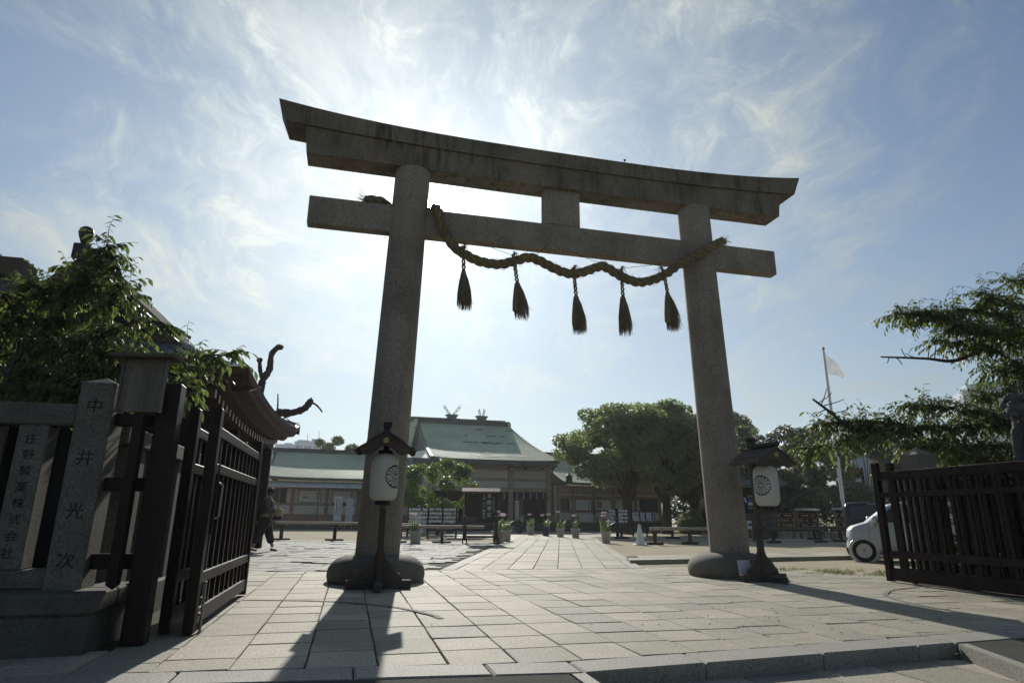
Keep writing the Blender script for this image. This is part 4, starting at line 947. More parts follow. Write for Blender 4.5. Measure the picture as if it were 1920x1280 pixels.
tower('low dark blue distant roof seen through the right branches', 77, 130, 15, 10, 16.2, m_concrete2, -.3)
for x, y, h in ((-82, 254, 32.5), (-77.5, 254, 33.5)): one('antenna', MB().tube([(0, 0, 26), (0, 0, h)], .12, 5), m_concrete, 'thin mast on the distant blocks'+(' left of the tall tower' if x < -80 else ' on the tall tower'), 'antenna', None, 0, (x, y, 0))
# ================================================================ TREES
CP, SP = math.cos(PITCH), math.sin(PITCH)
def at(px, py, D):
    """point of the place at forward distance D that the photograph shows at (px, py)"""
    a, b = px-960, py-640; cr, sr = math.cos(ROLL), math.sin(ROLL)
    x = (cr*a+sr*b)/1176.78; y = -(-sr*a+cr*b)/1176.78
    d = Vector((x, CP-y*SP, y*CP+SP)); return Vector((0, 0, 1)) + d*(D/d.y)
def leafcloud(name, clumps, n, size, mat, parent, flat=.8, shell=.55, seed=1, droop=0.):
    r = np.random.default_rng(seed); cl = np.array(clumps, float)
    wts = cl[:, 3]**2; wts /= wts.sum(); idx = r.choice(len(cl), n, p=wts)
    d = r.normal(size=(n, 3)); d /= np.linalg.norm(d, axis=1)[:, None]
    rad_ = cl[idx, 3]*(shell+(1-shell)*r.random(n)**.6)*(.9+.25*r.random(n))
    P = cl[idx, :3]+d*rad_[:, None]*np.array([1, 1, flat])
    nrm = d*.7+r.normal(size=(n, 3))*.6+np.array([0, 0, .45]); nrm /= np.linalg.norm(nrm, axis=1)[:, None]
    t = np.cross(nrm, r.normal(size=(n, 3))); t /= np.linalg.norm(t, axis=1)[:, None]; b = np.cross(nrm, t)
    s = size*(.6+.8*r.random(n))[:, None]
    V = np.stack([P-t*s*.5, P+b*s*.28+nrm*s*.06, P+t*s*.5-np.array([0, 0, 1])*s*droop, P-b*s*.28+nrm*s*.06], 1).reshape(-1, 3)
    F = np.arange(4*n).reshape(-1, 4)
    return link(name, fastmesh(name, V, F, mat), parent)
def trunk_obj(parent, paths, mat, name='trunk', base=None):
    mb = MB()
    for pts, r0, r1 in paths:
        pp = crom(pts, 5); k = len(pp); mb.tube(pp, [r0+(r1-r0)*i/(k-1) for i in range(k)], 8)
    return mb.obj(name, mat, parent, fix=False)
def tree(name, label, base, h, rx, ry, n, size, mat, seed, z0=.35, group=None, cat='tree', nc=26, top=1., tr=.16, flat=.8, lobes=1.0, trunk_path=None):
    """broad-leaved tree: crown of many small clumps over an uneven outline, with limbs inside"""
    r = random.Random(seed); b = Vector(base); t = thing(name, label, cat, b, 0, group)
    cz = h*(z0+1)/2; rz_ = h*(1-z0)/2; cl = []
    for i in range(nc):
        a = r.uniform(0, 6.283); q = r.uniform(-1, 1)**1; k = math.sqrt(max(0, 1-q*q))*r.uniform(.6, 1.12)
        q *= .92; c = (rx*k*math.cos(a)*.85, ry*k*math.sin(a)*.85, cz+rz_*q*.82, (rx+ry+rz_)/3*r.uniform(.22, .42)*lobes); cl.append(c)
    leafcloud('crown', cl, n, size, mat, t, flat, .5, seed)
    paths = [(trunk_path or [(0, 0, -.1), (r.uniform(-.1, .1)*h*.2, 0, h*z0*.8), (r.uniform(-.05, .05)*h, 0, cz)], tr, tr*.45)]
    for c in r.sample(cl, min(9, len(cl))): paths.append(([(0, 0, h*z0*.75), (c[0]*.4, c[1]*.4, (h*z0+c[2])*.5), c[:3]], tr*.32, tr*.07))
    tk = trunk_obj(t, paths, m_bark)
    return t
lf_camphor = LEAF('camphor_leaf', (.155, .185, .08), (.25, .32, .11), .52, .42, .45, .9)
lf_green = LEAF('bright_leaf', (.07, .115, .03), (.16, .26, .045), .5, .42, .4, 1.5)
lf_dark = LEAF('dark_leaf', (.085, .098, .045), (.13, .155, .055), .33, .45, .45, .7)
lf_mid = LEAF('mid_leaf', (.15, .165, .075), (.24, .275, .10), .4, .45, .45, .7)
lf_cherry = LEAF('cherry_leaf', (.065, .085, .032), (.13, .175, .045), .45, .5, .45, 2.2, .35)
tree('camphor_tree', 'big round camphor tree with a thick leaning trunk left of the right pillar', (7.5, 42.1, -.03), 8.75, 4.6, 3.8, 46000, .20, lf_camphor, 21, .30, 'camphor trees', nc=95, tr=.38, lobes=.6,
     trunk_path=[(0, 0, -.1), (.02, 0, .5), (.12, 0, 1.8), (.5, 0, 3.2), (.6, 0, 5.2)])
tree('camphor_tree', 'second camphor tree, its trunk just left of the right pillar, crown reaching behind it', (10.35, 43.2, -.03), 9.2, 4.2, 3.6, 40000, .20, lf_camphor, 23, .25, 'camphor trees', nc=85, tr=.38, lobes=.6)
tree('camphor_tree', 'darker camphor tree whose crown shows on both sides of the right pillar', (13.2, 46.5, -.03), 8.6, 3.6, 3.2, 32000, .2, lf_dark, 25, .22, 'camphor trees', nc=60, tr=.3, lobes=.65)
st = tree('small_tree', 'small bright green tree in front of the main hall', (-4.15, 37.2, -.03), 4.5, 2.9, 2.0, 15500, .15, lf_green, 33, .12, nc=80, tr=.12, lobes=.48, trunk_path=[(0, 0, -.1), (.1, 0, 1.2), (.2, 0, 1.9), (.25, 0, 3.)])
one_sh = thing('round_shrub', 'round clipped shrub beside the second camphor trunk', 'shrub', (12.2, 44.2, -.03))
leafcloud('foliage', [(0, 0, .75, .85), (.35, .1, .5, .6), (-.4, 0, .5, .6)], 6000, .12, lf_mid, one_sh, .9, .6, 3); trunk_obj(one_sh, [([(0, 0, -.1), (0, 0, .4), (.05, 0, .8)], .06, .02)], m_bark, 'stem')
bgs = [(15.6, 52, 8.6, 1.6, 1.5, 9000, lf_dark, 'slim dark evergreen just right of the right pillar'), (19.5, 55, 10.7, 2.8, 2.4, 16000, lf_mid, 'tall airy tree rising over the right lantern roof'),
       (22.8, 52, 8.9, 2.8, 2.4, 16000, lf_dark, 'dark bushy tree left of the flagpole'), (26.0, 54, 9.2, 3.2, 2.6, 18000, lf_mid, 'wide green tree behind the flagpole'), (30.5, 55, 9.2, 3.0, 2.6, 16000, lf_dark, 'dark tree between flagpole and right gate'),
       (35.0, 53, 8.0, 3.4, 2.6, 16000, lf_mid, 'lighter green tree right above the end of the right gate'), (40.5, 55, 7.8, 3.6, 2.6, 14000, lf_dark, 'dark tree beyond the granite post on the right'), (47, 56, 8.6, 4.2, 2.6, 12000, lf_mid, 'tree far right behind the lion-dog')]
for i, (x, y, h, rx, ry, n, lm, lab) in enumerate(bgs): tree('broadleaf_tree', lab, (x, y, -.03), h, rx, ry, n, .24, lm, 60+i, .16, 'trees behind the right side of the court', nc=48, tr=.2, lobes=.7)
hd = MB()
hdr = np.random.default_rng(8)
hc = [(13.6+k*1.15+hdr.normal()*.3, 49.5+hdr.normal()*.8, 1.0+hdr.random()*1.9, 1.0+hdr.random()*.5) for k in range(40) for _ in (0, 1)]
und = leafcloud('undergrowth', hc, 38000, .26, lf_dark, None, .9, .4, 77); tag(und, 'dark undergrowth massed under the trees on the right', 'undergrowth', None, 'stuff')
# thin pine with whorled twigs
pn = thing('pine_tree', 'thin young pine poking above the trees right of the right pillar', 'tree', (17.3, 47, -.03))
pb = MB(); pb.tube([(0, 0, 0), (.05, 0, 4), (.0, 0, 7.7)], [.1, .07, .02], 6); need = []
for k in range(11):
    z = 3.2+.42*k
    for j in range(5):
        a = j*1.257+k*.7; L_ = 1.25*(1-k/14); e = Vector((math.cos(a)*L_, math.sin(a)*L_, z+L_*.35)); pb.tube([(0, 0, z), e*.5+Vector((0, 0, z*.5)), e], [.02, .014, .006], 4); need.append((*e, .24)); need.append((*(e*.6+Vector((0, 0, z*.4))), .2))
pb.obj('trunk', m_bark, pn, fix=False); leafcloud('needles', need+[(0, 0, 7.5, .2)], 5000, .22, lf_mid, pn, .8, .2, 5)
# trees behind the halls
for i, (x, y, h, rx, n, lm, lab) in enumerate(((-19.0, 66, 9.2, 3.2, 9000, lf_mid, 'spreading tree behind the left hall just left of the left pillar'), (-29.5, 70, 8.4, 2.6, 7000, lf_mid, 'rounded tree top behind the middle of the left hall roof'),
        (-27.5, 58, 5.6, 2.2, 7000, lf_dark, 'dark low tree at the left end of the left hall'), (-12.5, 80, 13.2, 3., 5000, lf_mid, 'flat topped tree showing above the rear hall ridge'), (4.4, 72, 8.2, 2, 3000, lf_mid, 'tip of a tree over the right slope of the main hall'))):
    tree('broadleaf_tree', lab, (x, y, -.03), h, rx, rx*.8, n, .24, lm, 90+i, .45, 'trees behind the halls', nc=15, tr=.2, lobes=.75)
for i, (x, y, h, rx, n) in enumerate(((-24.5, 47.5, 1.7, .6, 2500), (-21.9, 48.2, 1.5, .5, 2500))):
    s_ = thing('shrub', ('dark shrub at the left end of the left hall', 'flowering pale shrub beside the left gate and the hall')[i], 'shrub', (x, y, -.03)); leafcloud('foliage', [(0, 0, h*.6, rx), (.2, 0, h*.35, rx*.9)], n, .12, lf_mid, s_, 1.1, .5, 14+i)
# ---------------------------------------------------------------- near cherries: real leaves along drooping twigs
def leaf_mesh(name, mat, L_=1., w=.40):
    v = []; 
    for t, ww in ((0, .02), (.22, .34), (.48, .5), (.75, .3), (1, 0)):
        z = -.16*t*t
        v += [(t*L_, -ww*w, z+.10*ww), (t*L_, 0, z), (t*L_, ww*w, z+.10*ww)]
    f = [(i*3+j, i*3+j+1, i*3+j+4, i*3+j+3) for i in range(4) for j in (0, 1)]
    me = bpy.data.meshes.new(name); me.from_pydata(v, [], f); me.materials.append(mat); me.polygons.foreach_set('use_smooth', [True]*len(f)); return me
def leafy(t, branches, mat, seed, size, every, tw_len, n_leaf, bare=(), spread=.35, nobj=300):
    """branches: list of (points, r0, r1, density); twigs with alternate drooping leaves"""
    r = random.Random(seed); wood = MB(); M_ = []
    def put(p, d, n, s):
        d = d.normalized(); n = (n-d*n.dot(d)).normalized(); y = n.cross(d); m = Matrix.Identity(4)
        for i in range(3): m[i][0], m[i][1], m[i][2], m[i][3] = d[i]*s, y[i]*s, n[i]*s, p[i]
        M_.append(m)
    for pts, r0, r1, dens in branches:
        pp = crom(pts, 8); k = len(pp); wood.tube(pp, [r0+(r1-r0)*i/(k-1) for i in range(k)], 6)
        acc = 0
        for i in range(1, k):
            seg = pp[i]-pp[i-1]; acc += seg.length*dens
            while acc > every:
                acc -= every; p = pp[i-1].lerp(pp[i], r.random()); bd = seg.normalized()
                d = (bd*r.uniform(.1, .9)+Vector((r.gauss(0, 1), r.gauss(0, 1), r.gauss(.25, .8)))*.75).normalized()
                L_ = tw_len*r.uniform(.45, 1.2); tp = [p]
                for q in range(5): d = (d+Vector((0, 0, -.14))+Vector((r.gauss(0, .12), r.gauss(0, .12), r.gauss(0, .1)))).normalized(); tp.append(tp[-1]+d*L_/5)
                wood.tube(tp, [.006, .005, .0045, .004, .003, .002], 3, False)
                nl = int(n_leaf*r.uniform(.7, 1.3))
                for q in range(nl):
                    s = (q+.6)/nl*4.99; a = tp[int(s)].lerp(tp[int(s)+1], s % 1); td = (tp[int(s)+1]-tp[int(s)]).normalized()
                    side = td.cross(Vector((0, 0, 1))); side = side.normalized()*(1 if q % 2 else -1) if side.length > .1 else Vector((1, 0, 0))
                    ld = td*.55+side*r.uniform(.45, .9)+Vector((0, 0, -r.uniform(.25, .95)))
                    put(a, ld, Vector((r.gauss(0, .35), r.gauss(0, .35), 1)), size*r.uniform(.5, 1.3))
    wood.v = [tuple(Vector(p)-t.location) for p in wood.v]
    wood.obj('branch', m_bark, t, fix=False)
    inv = t.matrix_world.inverted() if False else Matrix.Translation(-t.location)
    M_.sort(key=lambda m: (m.translation-Vector((0, 0, 1))).length + (0 if abs(m.translation.x) < .83*m.translation.y else 50))
    lm = leaf_mesh('leaf', mat)
    for m in M_[:nobj]:
        o = link('leaf', lm, t); o.matrix_local = inv @ m
    rest = M_[nobj:]
    if rest:
        bv = np.array([v.co[:]+(1,) for v in lm.vertices]); bf = np.array([p.vertices[:] for p in lm.polygons])
        A = np.array([np.array(inv @ m) for m in rest]); V = np.einsum('nij,kj->nki', A, bv)[:, :, :3].reshape(-1, 3)
        F = (bf[None]+np.arange(len(rest))[:, None, None]*len(bv)).reshape(-1, 4)
        me = fastmesh('foliage', V, F, mat); me.polygons.foreach_set('use_smooth', [True]*len(me.polygons)); link('foliage', me, t, stuff=True)
    return len(M_)
def B(D, *pts, r=(.03, .008), dens=1.): return ([at(x, y, (D if not isinstance(D, tuple) else D[0]+(D[1]-D[0])*i/(len(pts)-1))) for i, (x, y) in enumerate(pts)], r[0], r[1], dens)
lt = thing('cherry_tree', 'leafy cherry tree with glossy drooping leaves behind the left stone fence', 'tree', (-6.9, 8.4, -.03))
BL = [([Vector((-6.9, 8.4, -.1)), Vector((-6.85, 8.4, 1.3)), at(25, 700, 8.3), at(60, 640, 8.3)], .13, .07, 0),
      B((8.3, 7.8), (60, 640), (120, 575), (175, 510), (203, 452)), B((8.3, 7.6), (60, 645), (150, 640), (215, 618), dens=1.0), B((7.9, 7.6), (215, 618), (265, 600), (310, 608), dens=.4), B((8.3, 7.3), (40, 700), (180, 690), (300, 676), (372, 668), (438, 663), dens=.55),
      B((8.2, 7.2), (30, 735), (110, 740), (205, 745)), B((7.6, 7.2), (290, 690), (330, 705), (365, 735), dens=.6), B((8.3, 8.0), (50, 620), (10, 560), (-20, 535)), B((8.3, 8.0), (110, 585), (85, 545), (55, 530)),
      B((8.1, 7.7), (130, 570), (150, 525), (148, 505)), B((8.2, 7.9), (150, 600), (215, 560), (240, 560)), B((8.2, 7.6), (100, 660), (200, 655), (262, 672)), B((8.2, 7.5), (30, 690), (100, 700), (160, 715)), B((8.2, 7.4), (160, 690), (225, 690), (280, 690)), B((8.4, 8.2), (-30, 620), (40, 600), (120, 600)),
      B((8.5, 8.5), (-40, 680), (40, 660), (130, 650)), B((8.0, 7.5), (203, 470), (225, 510), (222, 540), dens=.7), B((8.3, 7.8), (60, 560), (120, 540), (190, 550)), B((8.3, 7.6), (-20, 730), (60, 725), (120, 722))]
nl1 = leafy(lt, BL, lf_cherry, 3, .112, .018, .42, 10)
rt = thing('cherry_tree', 'spreading cherry tree leaning in from the right edge above the lion-dog', 'tree', (13.6, 13.6, -.03))
BR = [([Vector((13.6, 13.6, -.1)), Vector((13.5, 13.6, 2.2)), at(2010, 700, 13.5), at(1985, 610, 13.4)], .18, .09, 0),
      B((13.4, 12.2), (1985, 625), (1900, 620), (1800, 610), (1745, 590), (1672, 588)), B((13.4, 12.6), (1985, 590), (1910, 575), (1860, 560), (1838, 548)), B((13.4, 12.8), (2000, 545), (1930, 528), (1896, 526), dens=.8),
      B((13.4, 12.), (1990, 680), (1930, 650), (1860, 625), (1790, 610)), B((13.3, 12.6), (1960, 640), (1880, 595), (1800, 580), (1720, 600)), B((13.3, 12.4), (1990, 690), (1920, 685), (1850, 650), (1760, 640)),
      B((13.5, 13), (2000, 720), (1930, 700), (1850, 690)), B((13.6, 12.4), (2010, 760), (1900, 790), (1800, 800), (1720, 800), (1640, 812), r=(.07, .02)), B((13.2, 12.4), (1900, 790), (1800, 765), (1700, 760)),
      B((13.2, 12.6), (1990, 850), (1880, 835), (1780, 838), (1700, 840)), B((12.8, 12.8), (1720, 800), (1650, 790), (1580, 790), (1530, 800)), B((12.8, 13.), (1640, 812), (1570, 830), (1505, 842), dens=.9), B((13.6, 13.2), (2010, 800), (1920, 800), (1850, 770)),
      B((13.6, 13.), (1990, 820), (1900, 850), (1820, 858)), B((13.4, 13), (1960, 760), (1890, 740), (1830, 745)), B((13.4, 13.2), (1800, 800), (1740, 830), (1690, 835)), B((13.6, 13.4), (1980, 700), (1910, 715), (1880, 740)), B((13.3, 13.), (1690, 808), (1640, 790), (1605, 800)), B((13.2, 13.), (1960, 870), (1860, 865), (1780, 862)),
      B((12.7, 12.2), (1840, 655), (1790, 676), (1735, 672), (1652, 669), r=(.05, .014), dens=0), B((12.9, 12.6), (1640, 815), (1590, 800), (1560, 775), (1524, 748), r=(.05, .02), dens=0)]
for (x, y, dx, dy) in ((1700, 671, -10, -18), (1680, 670, 12, 14), (1720, 672, -22, -10), (1752, 674, 4, -42), (1668, 669, -4, 12), (1740, 672, 3, -30), (1540, 758, 10, -30), (1550, 767, -20, 10), (1535, 755, 25, -20), (1560, 775, 30, -8), (1545, 760, 38, -12)):
    BR.append(B(12.3, (x, y), (x+dx*.6, y+dy*.5), (x+dx, y+dy), r=(.011, .006), dens=0))
nl2 = leafy(rt, BR, lf_cherry, 4, .112, .0165, .5, 10)
# ---------------------------------------------------------------- pruned bare tree behind the gabled hall
bt = thing('pruned_tree', 'bare pruned tree with knobbly dark limbs behind the swept eaves', 'tree', (-8.6, 22, -.03))
o = bt.location
def lim(pts, r0, r1, knob=True):
    pp = crom([at(x, y, 22)-o for x, y in pts], 6); rr = [r0+(r1-r0)*i/(len(pp)-1) for i in range(len(pp))]
    if knob: rr = [q*RD.uniform(.84, 1.2) for q in rr]
    return pp, rr
tk = MB(); tk.tube([(0, 0, -.1), (-.02, 0, 2.4), (0, 0, 4.2), at(487, 738, 22)-o], [.3, .24, .2, .13], 10); tk.obj('trunk', m_barkgrey, bt, fix=False)
for pts, r0, r1 in (([(487, 740), (493, 712), (505, 693), (509, 665), (520, 652), (526, 651)], .13, .10), ([(493, 712), (488, 695), (487, 675)], .08, .06), ([(500, 800), (522, 775), (545, 774), (570, 766), (582, 752)], .16, .11), ([(520, 774), (521, 755), (521, 738)], .035, .018),
        ([(580, 754), (590, 757), (598, 764), (604, 772)], .04, .025), ([(580, 752), (584, 745)], .035, .03), ([(530, 785), (545, 777), (557, 776)], .03, .01), ([(536, 782), (545, 790), (562, 794)], .02, .01), ([(478, 717), (473, 717)], .02, .015)):
    pp, rr = lim(pts, r0, r1); m = MB().tube(pp, rr, 8); 
    if r1 > .05: e = pp[-1]; m.lathe([(0, -.1), (.08, -.08), (.115, 0), (.09, .07), (0, .1)], 7, e)
    m.obj('limb', m_barkgrey, bt, fix=False)

hg = thing('gap_dark_hedge', 'dark hedge added to blacken the gaps behind the right gate and its fence', 'hedge', T(6.35, -3.6), YAW)  # hedge added so the gaps in the gate read dark
leafcloud('foliage', [(x, y, z, .34) for x in (-.05, .3) for y in [-2.4+.3*k for k in range(14)] for z in (.3, .75, 1.2, 1.5)], 16000, .11, LEAF('darkened_hedge_leaf', (.03, .036, .018), (.04, .05, .02), .25), hg, 1., .4, 9)  # leaf colour lowered to deepen the shade behind the bars
# fallen leaves and crumbs scattered on the paving
V, F = [], []
for _ in range(260):
    u, v_ = RD.uniform(-4.5, 5.), RD.uniform(-5.8, 1.8)
    if RD.random() < .4: u, v_ = RD.gauss(.6, .9), RD.gauss(-4.6, .5)
    p = T(u, v_, .006); a = RD.uniform(0, 6.28); s_ = RD.uniform(.006, .022); d_ = Vector((math.cos(a), math.sin(a), 0))*s_; e_ = Vector((-d_.y, d_.x, 0))*.45; o_ = len(V)
    V += [p-d_, p+e_+Vector((0, 0, s_*.3)), p+d_+Vector((0, 0, s_*.2)), p-e_]; F.append((o_, o_+1, o_+2, o_+3))
me = bpy.data.meshes.new('leaf_litter'); me.from_pydata([tuple(p) for p in V], [], F); me.materials.append(M('dry_brown_leaf', (.10, .07, .04), .9, .4, 30)); tag(link('leaf_litter', me, stuff=True), 'small dry leaves and crumbs scattered on the granite paving', 'leaf litter')
# ================================================================ COURT FURNITURE
def log_rail(label, p0, p1, z, stands, rlog=.055, mat=None, dz=0.):
    a, b = Vector((*p0, z)), Vector((*p1, z+dz)); t = thing('log_rail', label, 'rail', (*p0, Z0), 0, 'low log rails on T-shaped stands')
    o = Vector((*p0, Z0)); d = (b-a).normalized(); ang = math.atan2(d.y, d.x)
    MB().tube([a-o, a.lerp(b, .3)-o, a.lerp(b, .7)-o, b-o], [rlog, rlog*.96, rlog*1.03, rlog*.95], 10).obj('log', mat or m_bamboo, t)
    for s in stands:
        p = a.lerp(b, s)-o; X = Matrix.Translation((p.x, p.y, 0)) @ Matrix.Rotation(ang, 4, 'Z'); zt = p.z
        st_ = MB().box(-.055, .055, -.055, .055, .105, zt-rlog-.09, X).obj('stand_post', m_stand, t)
        MB().box(-.36, .36, -.09, .09, 0, .104, X).obj('foot', m_stand, st_, bev=.012); MB().box(-.2, .2, -.065, .065, zt-rlog-.089, zt-rlog-.008, X).obj('saddle', m_stand, st_, bev=.012)
    return t
log_rail('pale log rail on a T stand between left gate and left pillar', (-9.7, 27.0), (-6.0, 26.6), .68, (.08, .69))
log_rail('pale log rail hidden partly by the left pillar, on a T stand', (-5.9, 26.0), (-3.6, 25.6), .66, (.3,), )
log_rail('pale log rail right of the left pillar ending at the roofed board', (-4.4, 25.2), (-1.02, 25.5), .59, (.02, .52), .06)
log_rail('pale short log rail right of the white cone, left of the right pillar', (5.55, 26.0), (9.2, 27.5), .58, (.05, .48), .07)
log_rail('thin dark log rail in front of the big camphor trunks', (5.3, 33.0), (11.3, 34.2), .5, (.05, .5, .98), .04, m_oldwood)
log_rail('grey log rail between right pillar and right lantern stand', (11.2, 28.6), (14.4, 30.2), .55, (.1, .95), .07, m_oldwood)
log_rail('grey log rail ending behind the silver car', (13.9, 30.9), (17.4, 31.2), .62, (.5,), .075, m_oldwood)
log_rail('dark log rail lying behind the right lantern stand', (12.6, 34.0), (16.2, 34.2), .55, (.1, .9), .06, m_oldwood)
# potted lilies
fl_leaf = LEAF('strap_leaf', (.08, .12, .04), (.15, .22, .06), .4)
def potted(label, x, y, pot, seed, sc=1., blooms=1, z=Z0):
    r = random.Random(seed); t = thing('potted_lily', label, 'potted plant', (x, y, z), 0, 'potted lilies along the path')
    sc *= .8; p = MB().lathe([(.19, 0), (.2, .01), (.255, .40), (.285, .41), (.285, .47), (.262, .47), (.25, .43), (.0, .43)], 18, sx=sc, sy=sc); p.obj('pot', pot, t)
    lf = MB()
    for _ in range(30):
        a = r.uniform(0, 6.28); d = Vector((math.cos(a), math.sin(a), 0)); h = r.uniform(.3, .62); q = Vector((r.gauss(0, .08), r.gauss(0, .08), .42)); o_ = r.uniform(.1, .34); n_ = d.cross(Vector((0, 0, 1)))*.016
        P = [q, q+d*o_*.35+Vector((0, 0, h*.7)), q+d*o_+Vector((0, 0, h*r.uniform(.8, 1.05)))]
        lf.grid([[P[0]-n_, P[0]+n_], [P[1]-n_, P[1]+n_], [P[2]-n_*.2, P[2]+n_*.2]], False)
    lf.obj('leaves', fl_leaf, t, fix=False, stuff=True)
    for k in range(blooms):
        e = Vector((r.gauss(0, .16), r.gauss(0, .1), .43+r.uniform(.6, .82))); s_ = MB().tube([(e.x*.3, e.y*.3, .42), (e.x*.7, e.y*.7, .8), e], .01, 5).obj('stem', fl_leaf, t, fix=False)
        m = MB()
        for j in range(6):
            a = j*1.047+r.random(); d = Vector((math.cos(a), math.sin(a), .35)); n_ = d.cross(Vector((0, 0, 1))).normalized()*.035
            for w_ in (0, .05): m.add([e+Vector((0, 0, w_)), e+d*.08+n_+Vector((0, 0, w_)), e+d*.15+Vector((0, 0, w_-.04)), e+d*.08-n_+Vector((0, 0, w_))], [(0, 1, 2, 3)])
        m.obj('blossom', m_petal, s_, fix=False, stuff=True)
for i, (x, y, pot, sc, bl, lab) in enumerate(((-3.65, 25.3, m_pot, 1.15, 1, 'white pot with one pale lily before the rail just right of the left pillar'), (-.50, 26.3, m_pot, 1.15, 2, 'large white pot of pink lilies touching the foot of the roofed board'), (-.18, 27.9, m_pot, 1.05, 2, 'white pot of white lilies half behind the pot at the roofed board'),
        (3.98, 27.3, m_pot, 1.0, 2, 'white pot with white lily nearest the white cone'), (3.28, 33.0, m_pot, 1.05, 1, 'white pot with a broad pale lily two pots left of the white cone'), (2.62, 34.4, m_pot, 1.05, 2, 'white pot with two pink blooms near the right doorway column'),
        (1.95, 36.0, m_potblue, 1.0, 1, 'blue pot with white lily on the right of the far court'), (1.15, 38.0, m_pot, 1.05, 1, 'white pot in the far court in front of the right doorway'), (.55, 40.0, m_potblue, .9, 0, 'blue pot without bloom in the far court'), (.05, 41.0, m_pot, .9, 0, 'white pot without bloom farthest along the court'))):
    potted(lab, x, y, pot, 100+i, sc, bl)
def plain_pot(label, x, y, z, group, r=.2, h=.34, leaf=True):
    t = thing('flower_pot', label, 'pot', (x, y, z), 0, group)
    MB().lathe([(r*.75, 0), (r*.78, .01), (r, h*.88), (r*1.1, h*.9), (r*1.1, h), (r*.95, h), (r*.9, h*.9), (0, h*.9)], 14).obj('pot', m_pot, t)
    if leaf: leafcloud('foliage', [(0, 0, h+.1, .16)], 90, .16, lf_dark, t, 1., .2, int(abs(x*100)))
def HL(x, y, z): return (3.3+math.cos(HY)*x-math.sin(HY)*y, 51+math.sin(HY)*x+math.cos(HY)*y, z)
for i, (x, y, lab) in enumerate(((-2.95, -1.5, 'white pot on the hall platform left of the right doorway'), (-.35, -1.6, 'white pot on the hall platform at its right corner post'), (1.5, -1.1, 'white pot on the platform of the low right hall'), (3.1, -1.2, 'white pot on the platform beside the white low sign'))): plain_pot(lab, *HL(x, y, .62), 'white pots on the hall platforms', .24, .45, False)
for i in range(11): plain_pot(('leftmost white pot in the row before the plaque racks', 'second white pot from the left in the row before the plaque racks', 'third white pot from the left before the plaque racks', 'fourth white pot from the left before the plaque racks', 'fifth white pot from the left before the plaque racks', 'middle white pot of the row before the plaque racks', 'fifth white pot from the right before the plaque racks', 'fourth white pot from the right before the plaque racks', 'third white pot from the right before the plaque racks', 'second white pot from the right before the plaque racks', 'rightmost white pot of the row, hidden by the black van')[i], 14.95+.47*i, 36.2+.12*i, Z0, 'row of white pots before the plaque racks', .2, .36)
# traffic cone
tc_ = thing('traffic_cone', 'tall white traffic cone on the sand right of the path', 'cone', (5.05, 25.6, Z0))
MB().lathe([(.165, .04), (.17, .07), (.05, .76), (.03, .78), (0, .782)], 20).obj('body', m_white, tc_, fix=False); MB().box(-.24, .24, -.24, .24, 0, .04).obj('base', m_white, tc_, bev=.015)
# roofed sign on castors
sb = thing('roofed_board', 'dark roofed board with white vertical lettering on castored stands left of the path', 'sign', (-1.16, 25.3, 0.), .06)
MB().prism([(-.3, 1.93), (0, 2.07), (.3, 1.93), (.3, 1.88), (0, 2.01), (-.3, 1.88)], lambda p, q, a: (a, p, q), -.74, .74).obj('roof', M('red_brown_roof', (.14, .075, .06), .6), sb)
for s in (-1, 1):
    k = MB(); k.add([(s*.6-.085, -.10, .18), (s*.6+.085, -.10, .18), (s*.6+.085, .1, .18), (s*.6-.085, .1, .18), (s*.6-.042, -.045, 1.0), (s*.6+.042, -.045, 1.0), (s*.6+.042, .045, 1.0), (s*.6-.042, .045, 1.0)], [(3, 2, 1, 0), (4, 5, 6, 7), (0, 1, 5, 4), (1, 2, 6, 5), (2, 3, 7, 6), (3, 0, 4, 7)]); so = k.obj('stand', m_stand, sb, bev=.006)
    MB().box(s*.6-.05, s*.6+.05, -.05, .05, 1.002, 1.04).obj('stand_cap', m_bamboo, so)
    MB().box(s*.6-.11, s*.6+.11, -.2, .2, .115, .178).obj('skid', m_stand, so)
    MB().box(s*.6-.03, s*.6+.03, -.03, .03, 1.042, 1.9).obj('post', m_gate, sb)
    for y in (-.16, .16):
        for x in (-.075, .075): MB().tube([(s*.6+x-.02, y, .055), (s*.6+x+.02, y, .055)], .055, 10).obj('castor', m_black, so)
MB().box(-.515, .515, -.03, .03, .2, .28).obj('cross_beam', m_stand, sb)
pn_ = MB().box(.05, .56, -.02, .02, .78, 1.86).obj('panel', m_black, sb); MB().box(-.56, .045, -.012, .012, .98, 1.86).obj('back_panel', M('dim_view_brown', (.03, .024, .02), .7), sb)  # brown panel stands in for the dim view through the open half
m_letter = M('white_lettering', (.75, .75, .74), .7)
column_text('lettering', '本殿挙式', .185, m_letter, pn_, (.33, -.0225, 1.40), .235, .001); column_text('lettering', '三時', .095, m_letter, pn_, (.125, -.0225, 1.72), .115, .001); column_text('lettering', '御案内', .11, m_letter, pn_, (.125, -.0225, 1.08), .125, .001)
for x, z0, z1 in ((.2, 1.35, 1.55), (.1, 1.32, 1.55), (.5, 1.15, 1.75)): MB().box(x-.012, x+.012, -.0235, -.0205, z0, z1).obj('print', m_print, pn_)
